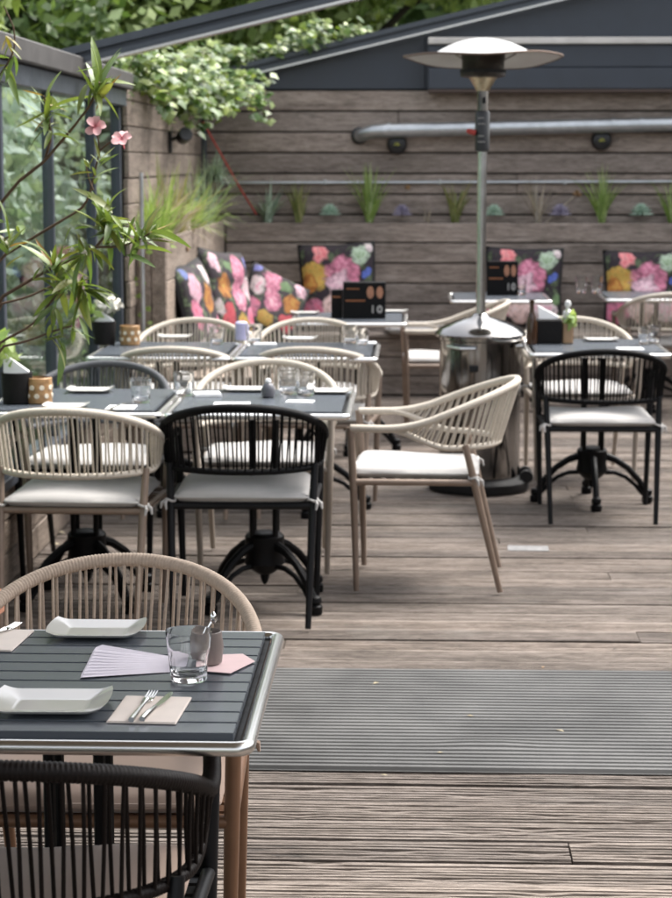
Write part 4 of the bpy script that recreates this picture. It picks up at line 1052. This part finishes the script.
rr = random.Random(4); m = MB(); vine = [Vector((.02*math.sin(k*1.3), -.012, .25+k*.08)) for k in range(12)]; m.tube(vine, .0025, 5); m.build('stem', 'bark', t)
m = MB()
for v in vine:
    for q in range(3):
        c_ = v+Vector((rr.uniform(-.03, .03), -.012, rr.uniform(-.03, .03))); s_ = rr.uniform(.010, .02); a = rr.uniform(0, 3)
        m.add([c_+Vector((s_*math.cos(a+k*1.571), rr.uniform(-.006, .006), s_*math.sin(a+k*1.571)*(1 if k % 2 else .7))) for k in range(4)], [(0, 1, 2, 3)])
m.build('leaves', 'grass_green', t, False)

# ivy over the side wall
iv = thing('ivy', 'bushy green ivy spilling over the corner of the board walls', 'ivy', (-1.45, 12.5, 2.0))
def ivy_leaf(s=1):
    pts = [(0, -.35), (.35, -.5), (.55, -.12), (.95, .05), (.5, .35), (.0, 1.05), (-.5, .35), (-.95, .05), (-.55, -.12), (-.35, -.5)]
    m = MB(); vs = [(x*s, y*s, -.12*s*abs(x)+.05*s*y) for x, y in pts]+[(0, .1*s, .06*s)]
    m.add(vs, [(i, (i+1) % 10, 10) for i in range(10)]); return m
rr = random.Random(8); LM = [ivy_leaf(q).mesh('leaf', True, 180) for q in (.040, .050, .030)]
def orient(nrm, spin):
    q = nrm.normalized().to_track_quat('Z', 'Y').to_matrix().to_4x4(); return q @ Matrix.Rotation(spin, 4, 'Z')
mb = {'ivy': MB(), 'ivy_dark': MB()}; base = [ivy_leaf(.037), ivy_leaf(.047), ivy_leaf(.027)]
cand = []; shoots = []
def shoot(p, d, L, droop):
    pts = [p.copy()]; v = d.normalized(); n = max(3, int(L/.026))
    for k in range(n):
        v = (v+Vector((rr.gauss(0, .12), rr.gauss(0, .12), rr.gauss(0, .10)-droop))).normalized(); p = p+v*.026; pts.append(p.copy())
        for q in range(2):
            nn = Vector((.35+rr.gauss(0, .45), -.55+rr.gauss(0, .45), .75+rr.gauss(0, .4))); cand.append((p+Vector((rr.gauss(0, .022), rr.gauss(0, .022), rr.gauss(0, .018))), nn))
    shoots.append(pts)
for i in range(150):
    y_ = 10.9+3.55*rr.random(); f = (y_-10.9)/3.5; lump = .6+.5*math.sin(y_*2.6+.6)+.3*math.sin(y_*6.1)
    st = Vector((-1.52+rr.uniform(-.06, .12), y_, 2.06+rr.uniform(-.03, .07)))
    shoot(st, Vector((rr.uniform(-.1, 1), rr.uniform(-.7, .3), rr.uniform(-.25, .9))), rr.uniform(.14, .34)*(.7+.6*max(0, lump)), .05+.11*rr.random())
for i in range(26):                                   # trailing down in the corner of the walls
    y_ = rr.uniform(13.0, 14.5); st = Vector((-1.44+rr.uniform(-.05, .30), y_, 2.10+rr.uniform(-.05, .12))); shoot(st, Vector((rr.uniform(-.2, .9), rr.uniform(-.6, .1), rr.uniform(-.4, .5))), rr.uniform(.15, .36), .14)
for i in range(105):                                   # lying on the gable rafter, thinning out upward
    x_ = -1.45+1.10*rr.random()**1.3; lump = .55+.45*math.sin(x_*7)+.25*math.sin(x_*17+1)
    st = Vector((x_, 14.6+rr.uniform(-.1, .15), 2.215+SL*(x_+1.58))); shoot(st, Vector((rr.uniform(-.6, .6), rr.uniform(-.7, .2), rr.uniform(.1, 1))), rr.uniform(.10, .36)*max(.4, lump)*(1-.45*(x_+1.45)), .06)
for i in range(1500):                                 # inner leaves
    y_ = 10.95+3.5*rr.random(); cand.append((Vector((-1.50+rr.gauss(0, .06), y_, 2.09+rr.gauss(0, .05))), Vector((rr.gauss(.4, .5), rr.gauss(-.4, .5), .6))))
cand.sort(key=lambda c: c[0].y)
o0 = iv.location.copy()
front = [c for c in cand if c[0].x > -1.40 and c[0].y < 13.2]; rr.shuffle(front); singles = set(id(c) for c in front[:260])
for c in cand:
    mt = Matrix.Translation(c[0]-o0) @ orient(c[1], rr.uniform(-.6, .6)+math.pi)
    if id(c) in singles:
        o = obj('leaf', rr.choice(LM), 'ivy', iv); o.matrix_local = mt
    else:
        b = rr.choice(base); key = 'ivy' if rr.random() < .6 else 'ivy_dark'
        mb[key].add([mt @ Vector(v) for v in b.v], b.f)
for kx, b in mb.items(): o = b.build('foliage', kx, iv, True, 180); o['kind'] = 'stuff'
sm_ = MB()
for pts in shoots: sm_.tube([p-o0 for p in pts[::2]] if len(pts) > 4 else [p-o0 for p in pts], .0028, 5, caps=False)
sm_.build('stems', 'bark', iv)['kind'] = 'stuff'

# ------------------------------------------------------------------ oleander
ol = thing('oleander', 'pink flowering oleander reaching in front of the glass fence', 'shrub', (-1.30, 5.75, .0))
OO = Vector((-1.30, 5.75, 0))
pot = thing('plant_pot', 'terracotta pot holding the oleander', 'pot', (-1.36, 5.72, .0022)); MB().lathe([(.12, 0), (.13, .005), (.165, .30), (.18, .305), (.18, .35), (.165, .35), (.15, .31), (.02, .30)], 28).build('pot_body', 'terracotta', pot); MB().lathe([(.15, .29), (.02, .315)], 20, capb=False).build('soil', 'soil', pot)
rr = random.Random(12)
def lm(L, W, curl, fold, yellow=False):
    m = MB(); K = 8; vs = []
    for k in range(K+1):
        t = k/K; w = W*(math.sin(math.pi*min(1, t**.8))**.8)*(1 if t < .97 else .4)+.0006; y_ = L*t; z_ = -curl*L*t*t
        vs += [(-w, y_, z_+fold*w), (0, y_, z_), (w, y_, z_+fold*w)]
    fs = []
    for k in range(K):
        a = 3*k; fs += [(a, a+1, a+4, a+3), (a+1, a+2, a+5, a+4)]
    m.add(vs, fs); return m.mesh('leaf', True, 180)
OLM = [lm(.105, .0088, .15, .35), lm(.125, .0108, .28, .35), (lm(.085, .0065, .05, .5)), lm(.115, .0122, .4, .2), lm(.095, .006, -.1, .45), lm(.075, .0055, .2, .3)]
def whorl(P, d, n, spread, seed, scale=1.0, down=0, old=.02):
    r2 = random.Random(seed); d = d.normalized(); u = d.orthogonal().normalized(); w = d.cross(u)
    n = int(n*1.25)
    for i in range(n):
        a = 2*math.pi*i/n*2.4+r2.uniform(-.4, .4); el = spread*r2.uniform(.5, 1.25)
        v = d*math.cos(el)+(u*math.cos(a)+w*math.sin(a))*math.sin(el); v.z -= down*r2.random(); v.normalize()
        q = v.to_track_quat('Y', 'Z').to_matrix().to_4x4() @ Matrix.Rotation(r2.uniform(-.7, .7), 4, 'Y')
        s_ = scale*r2.uniform(.62, 1.22); pos = P-d*r2.uniform(-.01, .10)*scale-OO
        o = obj('leaf', r2.choice(OLM), 'oleander_old' if r2.random() < old else 'oleander', ol); o.matrix_local = Matrix.Translation(pos) @ q @ Matrix.Diagonal((s_*1.05, s_, s_, 1))
def px3(l, Y0, Y1): return [aty(x, y, Y0+(Y1-Y0)*i/(len(l)-1)) for i, (x, y) in enumerate(l)]
ROOT = Vector((-1.34, 5.74, .30))
brs = [([(0, 204), (19, 181), (44.5, 161), (73.5, 127), (91, 104), (99, 82)], 5.75, 5.6, .0058, .0030, (-1.24, 5.77, 1.25)),
       ([(44.5, 161), (51, 138), (49, 118), (44, 96)], 5.70, 5.62, .0040, .0025, None),
       ([(0, 258), (44, 231), (81, 209), (89, 197), (94, 175), (100, 150), (97, 132)], 5.72, 5.58, .0055, .0022, (-1.26, 5.76, 1.12)),
       ([(100, 150), (110, 142), (120, 137)], 5.60, 5.58, .0022, .0016, None),
       ([(93, 190), (88, 176), (86, 166)], 5.60, 5.58, .0026, .0018, None),
       ([(0, 298), (44, 272), (80, 255), (96, 247), (108, 232), (112, 216)], 5.66, 5.50, .0058, .0030, (-1.24, 5.72, 1.0)),
       ([(96, 247), (118, 247), (137, 241), (150, 233)], 5.53, 5.50, .0032, .0018, None),
       ([(0, 304), (28, 297), (54, 285), (66, 276)], 5.70, 5.66, .0042, .0025, (-1.25, 5.76, .95)),
       ([(0, 342), (16, 334), (32, 325), (51, 302), (60, 290)], 5.64, 5.60, .0042, .0024, (-1.25, 5.68, .85)),
       ([(0, 347), (28, 341), (56, 330), (72, 326)], 5.58, 5.54, .0042, .0024, (-1.24, 5.66, .80)),
       ([(-20, 95), (-4, 80), (6, 66), (14, 52), (15, 30), (4, 6)], 5.8, 5.75, .0035, .0018, (-1.30, 5.78, 1.3)),
       ([(-20, 235), (2, 240), (10, 236)], 5.70, 5.66, .0035, .0022, (-1.27, 5.7, 1.1))]
tips = []
for l, Y0, Y1, r0, r1, via in brs:
    P = px3(l, Y0, Y1)
    if via:
        v0 = Vector(via); P = [ROOT+Vector((rr.uniform(-.03, .03), rr.uniform(-.03, .03), 0)), ROOT.lerp(v0, .5)+Vector((-.02, rr.uniform(-.02, .02), 0)), v0]+P
    P = [p.copy() for p in P]; n = len(P); rad = [r0+(r1-r0)*(i/(n-1))**1.5+.003*(1-i/(n-1))*(1 if via else 0) for i in range(n)]
    MB().tube([p-OO for p in resample(P, .03)], [rad[0]+(rad[-1]-rad[0])*i/(len(resample(P, .03))-1)+rr.uniform(0, .0006) for i in range(len(resample(P, .03)))], 8).build('branch', 'bark', ol)
def W_(x, y, Y, dx, dy, dY, n, sp, seed, sc=1.0, down=0, old=.02):
    P = aty(x, y, Y); Q = aty(x+dx, y+dy, Y+dY); whorl(P, Q-P, n, sp, seed, sc, down, old)
W_(44, 98, 5.62, -5, -22, -.02, 15, 1.35, 1, 1.08, .5, .12); W_(46, 92, 5.62, 0, -20, 0, 6, .6, 2, .9)
W_(99, 80, 5.6, 2, -20, -.01, 9, .45, 3, 1.0, 0, .05); W_(97, 92, 5.6, 12, 12, -.02, 7, 1.0, 4, 1.0, .5, .25)
W_(112, 216, 5.5, 5, -20, -.02, 16, 1.2, 5, .95, .3); W_(110, 205, 5.52, 10, -16, 0, 9, 1.0, 6, .8); W_(100, 160, 5.58, 3, -14, 0, 6, 1.1, 7, .7); W_(86, 164, 5.58, -8, -10, 0, 6, 1.0, 8, .6)
W_(148, 233, 5.5, 12, -12, 0, 12, 1.1, 9, .95, .3); W_(138, 240, 5.5, 2, 16, 0, 5, .9, 10, .8, .4)
W_(10, 238, 5.66, 3, -20, 0, 10, .8, 11, .85); W_(52, 262, 5.6, -4, -18, 0, 10, .7, 12, .95); W_(56, 268, 5.58, 12, -6, 0, 7, .9, 13, .9)
W_(66, 280, 5.62, 4, 14, -.02, 13, 1.1, 14, .9, .5); W_(84, 290, 5.58, 8, 8, -.02, 14, 1.2, 15, .9, .3, .08); W_(62, 292, 5.6, -10, 8, 0, 9, 1.1, 16, .85, .4)
W_(72, 326, 5.54, 8, -4, 0, 9, 1.2, 17, .8, .4); W_(50, 318, 5.58, -4, 10, 0, 8, 1.1, 18, .8, .3); W_(88, 246, 5.53, 10, 12, 0, 7, 1.1, 19, .7, .2); W_(80, 262, 5.56, -6, 10, 0, 9, 1.2, 20, .8, .3)
W_(14, 56, 5.76, 6, 14, 0, 6, .9, 21, .7, .3, .2); W_(0, 75, 5.78, -6, 10, 0, 7, 1.1, 22, .9, .4); W_(6, 222, 5.7, -10, -8, 0, 5, 1.0, 23, .9)
W_(105, 232, 5.52, -8, 6, 0, 6, 1.2, 24, .8, .3); W_(120, 228, 5.5, 8, -2, 0, 8, 1.2, 25, .8, .2)
W_(64, 340, 5.56, -6, 10, -.01, 6, 1.0, 27, .8, .5)
def flower(x, y, Y, face, seed):
    r2 = random.Random(seed); P = aty(x, y, Y)-OO; f = thing('flower', '', '', (0, 0, 0)); del f['label']; del f['category']; f.parent = ol; f.matrix_local = Matrix.Translation(P) @ Vector(face).normalized().to_track_quat('Z', 'Y').to_matrix().to_4x4()
    for k in range(5):
        m = MB(); vs = []; n = 6
        for i in range(n+1):
            t = i/n; w = .0145*math.sin(math.pi*(t*.86+.04))**.7*(.55+.6*t); ang = .2+r2.uniform(-.05, .05)
            for q in (-1, 0, 1): vs.append((w*q+.004*t*t, .030*t, .012*t-.014*t*t+(.004 if q else 0)))
        fs = []
        for i in range(n):
            a = 3*i; fs += [(a, a+1, a+4, a+3), (a+1, a+2, a+5, a+4)]
        m.add(vs, fs); o = m.build('petal', 'petal_pink', f, True, 180); o.rotation_euler = (r2.uniform(-.1, .55), r2.uniform(-.25, .25), 2*math.pi*k/5+r2.uniform(-.15, .15))
    MB().tube([(0, 0, -.035), (0, 0, 0)], [.002, .004], 6).build('flower_tube', 'petal_pink', f)
flower(95, 127, 5.57, (.1, -1, .55), 1); flower(122, 140, 5.57, (-.1, -1, .9), 2)
for (x, y) in ((86, 252), (112, 242), (72, 250)):
    P = aty(x, y, 5.52)-OO; leafball(10, .008, .008, int(x), P).build('bud', 'petal_white', ol, False)

# ------------------------------------------------------------------ trees and hedge beyond
def leaf_cloud(name, pts, nrm, size, mat, parent, rng):
    n = len(pts); a = rng.normal(size=(n, 3)); nrm = nrm+.8*rng.normal(size=(n, 3)); nrm /= np.linalg.norm(nrm, axis=1)[:, None]+1e-9
    u = np.cross(nrm, a); u /= np.linalg.norm(u, axis=1)[:, None]+1e-9; w = np.cross(nrm, u); s = (size*rng.uniform(.6, 1.3, n))[:, None]
    V = np.stack([pts-u*s, pts+w*s*.5-nrm*s*.1, pts+u*s, pts-w*s*.5-nrm*s*.1], 1).reshape(-1, 3)
    me = bpy.data.meshes.new(name); me.vertices.add(4*n); me.vertices.foreach_set('co', V.astype(np.float32).ravel())
    me.loops.add(4*n); me.loops.foreach_set('vertex_index', np.arange(4*n, dtype=np.int32)); me.polygons.add(n)
    me.polygons.foreach_set('loop_start', np.arange(0, 4*n, 4, dtype=np.int32)); me.update(calc_edges=True); me.validate()
    return obj(name, me, mat, parent)
def tree(loc, h, r, mat, label, seed, n=17000, leaf=.08):
    rng = np.random.default_rng(seed); t = thing('leafy_tree', label, 'tree', (*loc, -.3), 0, 'trees beyond the terrace')
    rr = random.Random(seed)
    tk = MB().tube([(0, 0, 0), (.05, .02, h*.3), (-.05, .05, h*.6), (.03, 0, h*.9)], [.16, .13, .09, .03], 9)
    cl = []
    for i in range(26):
        a = rr.uniform(0, 6.28); q = rr.random()**.5*r*.8; z = h*(.30+.66*rr.random()); f = 1-.55*abs((z/h-.6)/.45); cl.append((q*f*math.cos(a), q*f*math.sin(a), z, r*rr.uniform(.25, .45)))
        if i % 2 == 0: tk.tube([(0, 0, z*.75), (cl[-1][0]*.5, cl[-1][1]*.5, z*.92), cl[-1][:3]], [.05, .035, .012], 6)
    tk.build('trunk', 'trunk', t)
    per = n//len(cl); P = []; Nn = []
    for (x, y_, z, q) in cl:
        d = rng.normal(size=(per, 3)); d /= np.linalg.norm(d, axis=1)[:, None]; rad = q*rng.random(per)[:, None]**.35
        P.append(np.array([x, y_, z])+d*rad*np.array([1, 1, .75])); Nn.append(d+np.array([0, 0, .6]))
    leaf_cloud('crown', np.concatenate(P), np.concatenate(Nn), leaf, mat, t, rng); return t
tree((-4.6, 22.5), 6.5, 2.3, 'tree', 'dark dense tree behind the glass fence corner', 1)
tree((-2.5, 19.0), 5.4, 1.9, 'tree2', 'bright leafy tree rising just behind the ivy', 2)
tree((-3.9, 17.2), 5.0, 1.7, 'tree', 'dark leafy tree with dark trunk over the glass fence', 3)
tree((-.7, 20.2), 5.6, 2.1, 'tree2', 'light green tree behind the gable rafter', 4)
tree((1.3, 22.5), 6.4, 2.3, 'tree', 'dark green tree behind the top of the gable', 5)
tree((-6.6, 18.0), 5.8, 2.2, 'tree', 'dark tree standing furthest out past the glass fence', 6)
tree((-3.4, 12.4), 4.6, 1.25, 'tree2', 'light leafy tree close behind the glass fence', 7, 7000, .09)
rng = np.random.default_rng(9)
P = np.stack([rng.uniform(-14, 12, 26000), rng.uniform(26, 29.5, 26000), 9.5*rng.random(26000)**.9-.3], 1); P[:, 2] *= 1+.12*np.sin(P[:, 0]*.9)
o = leaf_cloud('woodland', P, np.tile([0, -1., .5], (26000, 1)), .26, 'tree', None, rng); tag(o, 'dark mass of woodland foliage far behind the terrace', 'woodland', kind='stuff')
hg = thing('hedge', 'pale green leafy hedge seen through the glass fence', 'hedge', (-2.75, 9, -.3))
P = np.stack([rng.uniform(-.55, .55, 16000), rng.uniform(-5.2, 5.5, 16000), 2.45*rng.random(16000)], 1); P[:, 0] += .15*np.sin(P[:, 1]*2.7)+.1*np.sin(P[:, 2]*5)
leaf_cloud('foliage', P, np.tile([1., 0, .5], (16000, 1)), .075, 'hedge', hg, rng)
for k in range(9): MB().tube([(rng.uniform(-.1, .1), -4.8+k*1.2, 0), (rng.uniform(-.1, .1), -4.7+k*1.2, 1.9)], [.03, .012], 6).build('stem', 'trunk', hg)

# ------------------------------------------------------------------ small litter on the deck
p = atz(528, 549, 0); o = MB().box(-.085, .085, -.055, .055, 0, .002, .0005).build('floor_sheet', 'paper', None, False); o.location = (p.x, p.y, .0022); o.rotation_euler = (0, 0, R(-2)); tag(o, 'white flat sheet lying on the deck boards behind the turned chair', 'sheet')
rr = random.Random(31); sm = MB().add([(-.5, 0, 0), (0, -.25, .06), (.5, 0, 0), (0, .25, .1)], [(0, 1, 2, 3)]).mesh('fallen_leaf', False)
spots = [(422, 493, 'dryleaf'), (570, 488, 'dryleaf'), (633, 497, 'litter'), (543, 668, 'dryleaf'), (270, 690, 'litter'), (376, 687, 'litter'), (384, 776, 'litter'), (470, 720, 'litter'), (440, 757, 'litter'), (560, 735, 'litter'), (320, 560, 'dryleaf'), (662, 528, 'joist'), (420, 640, 'joist'), (615, 650, 'joist')]
for x, y_, mt in spots:
    p = atz(x, y_, 0); o = obj('fallen_leaf', sm, mt); s_ = rr.uniform(.016, .032); o.location = (p.x, p.y, .0025 if not 5.19 < p.y < 6.26 else .0125); o.scale = (s_, s_, s_); o.rotation_euler = (0, 0, rr.uniform(0, 6)); tag(o, 'small dry leaf fallen on the deck', 'leaf', 'dry leaves fallen on the deck')
for k in range(26):
    p = atz(rr.gauss(45, 9), rr.gauss(537, 7), 0); o = obj('fallen_leaf', sm, 'litter'); s_ = rr.uniform(.03, .06); o.location = (p.x, p.y, .003+.003*rr.random()); o.scale = (s_, s_, s_); o.rotation_euler = (rr.uniform(-.3, .3), rr.uniform(-.3, .3), rr.uniform(0, 6)); tag(o, 'pale dry leaf in the heap below the lantern table', 'leaf', 'leaf heap below the lantern table')
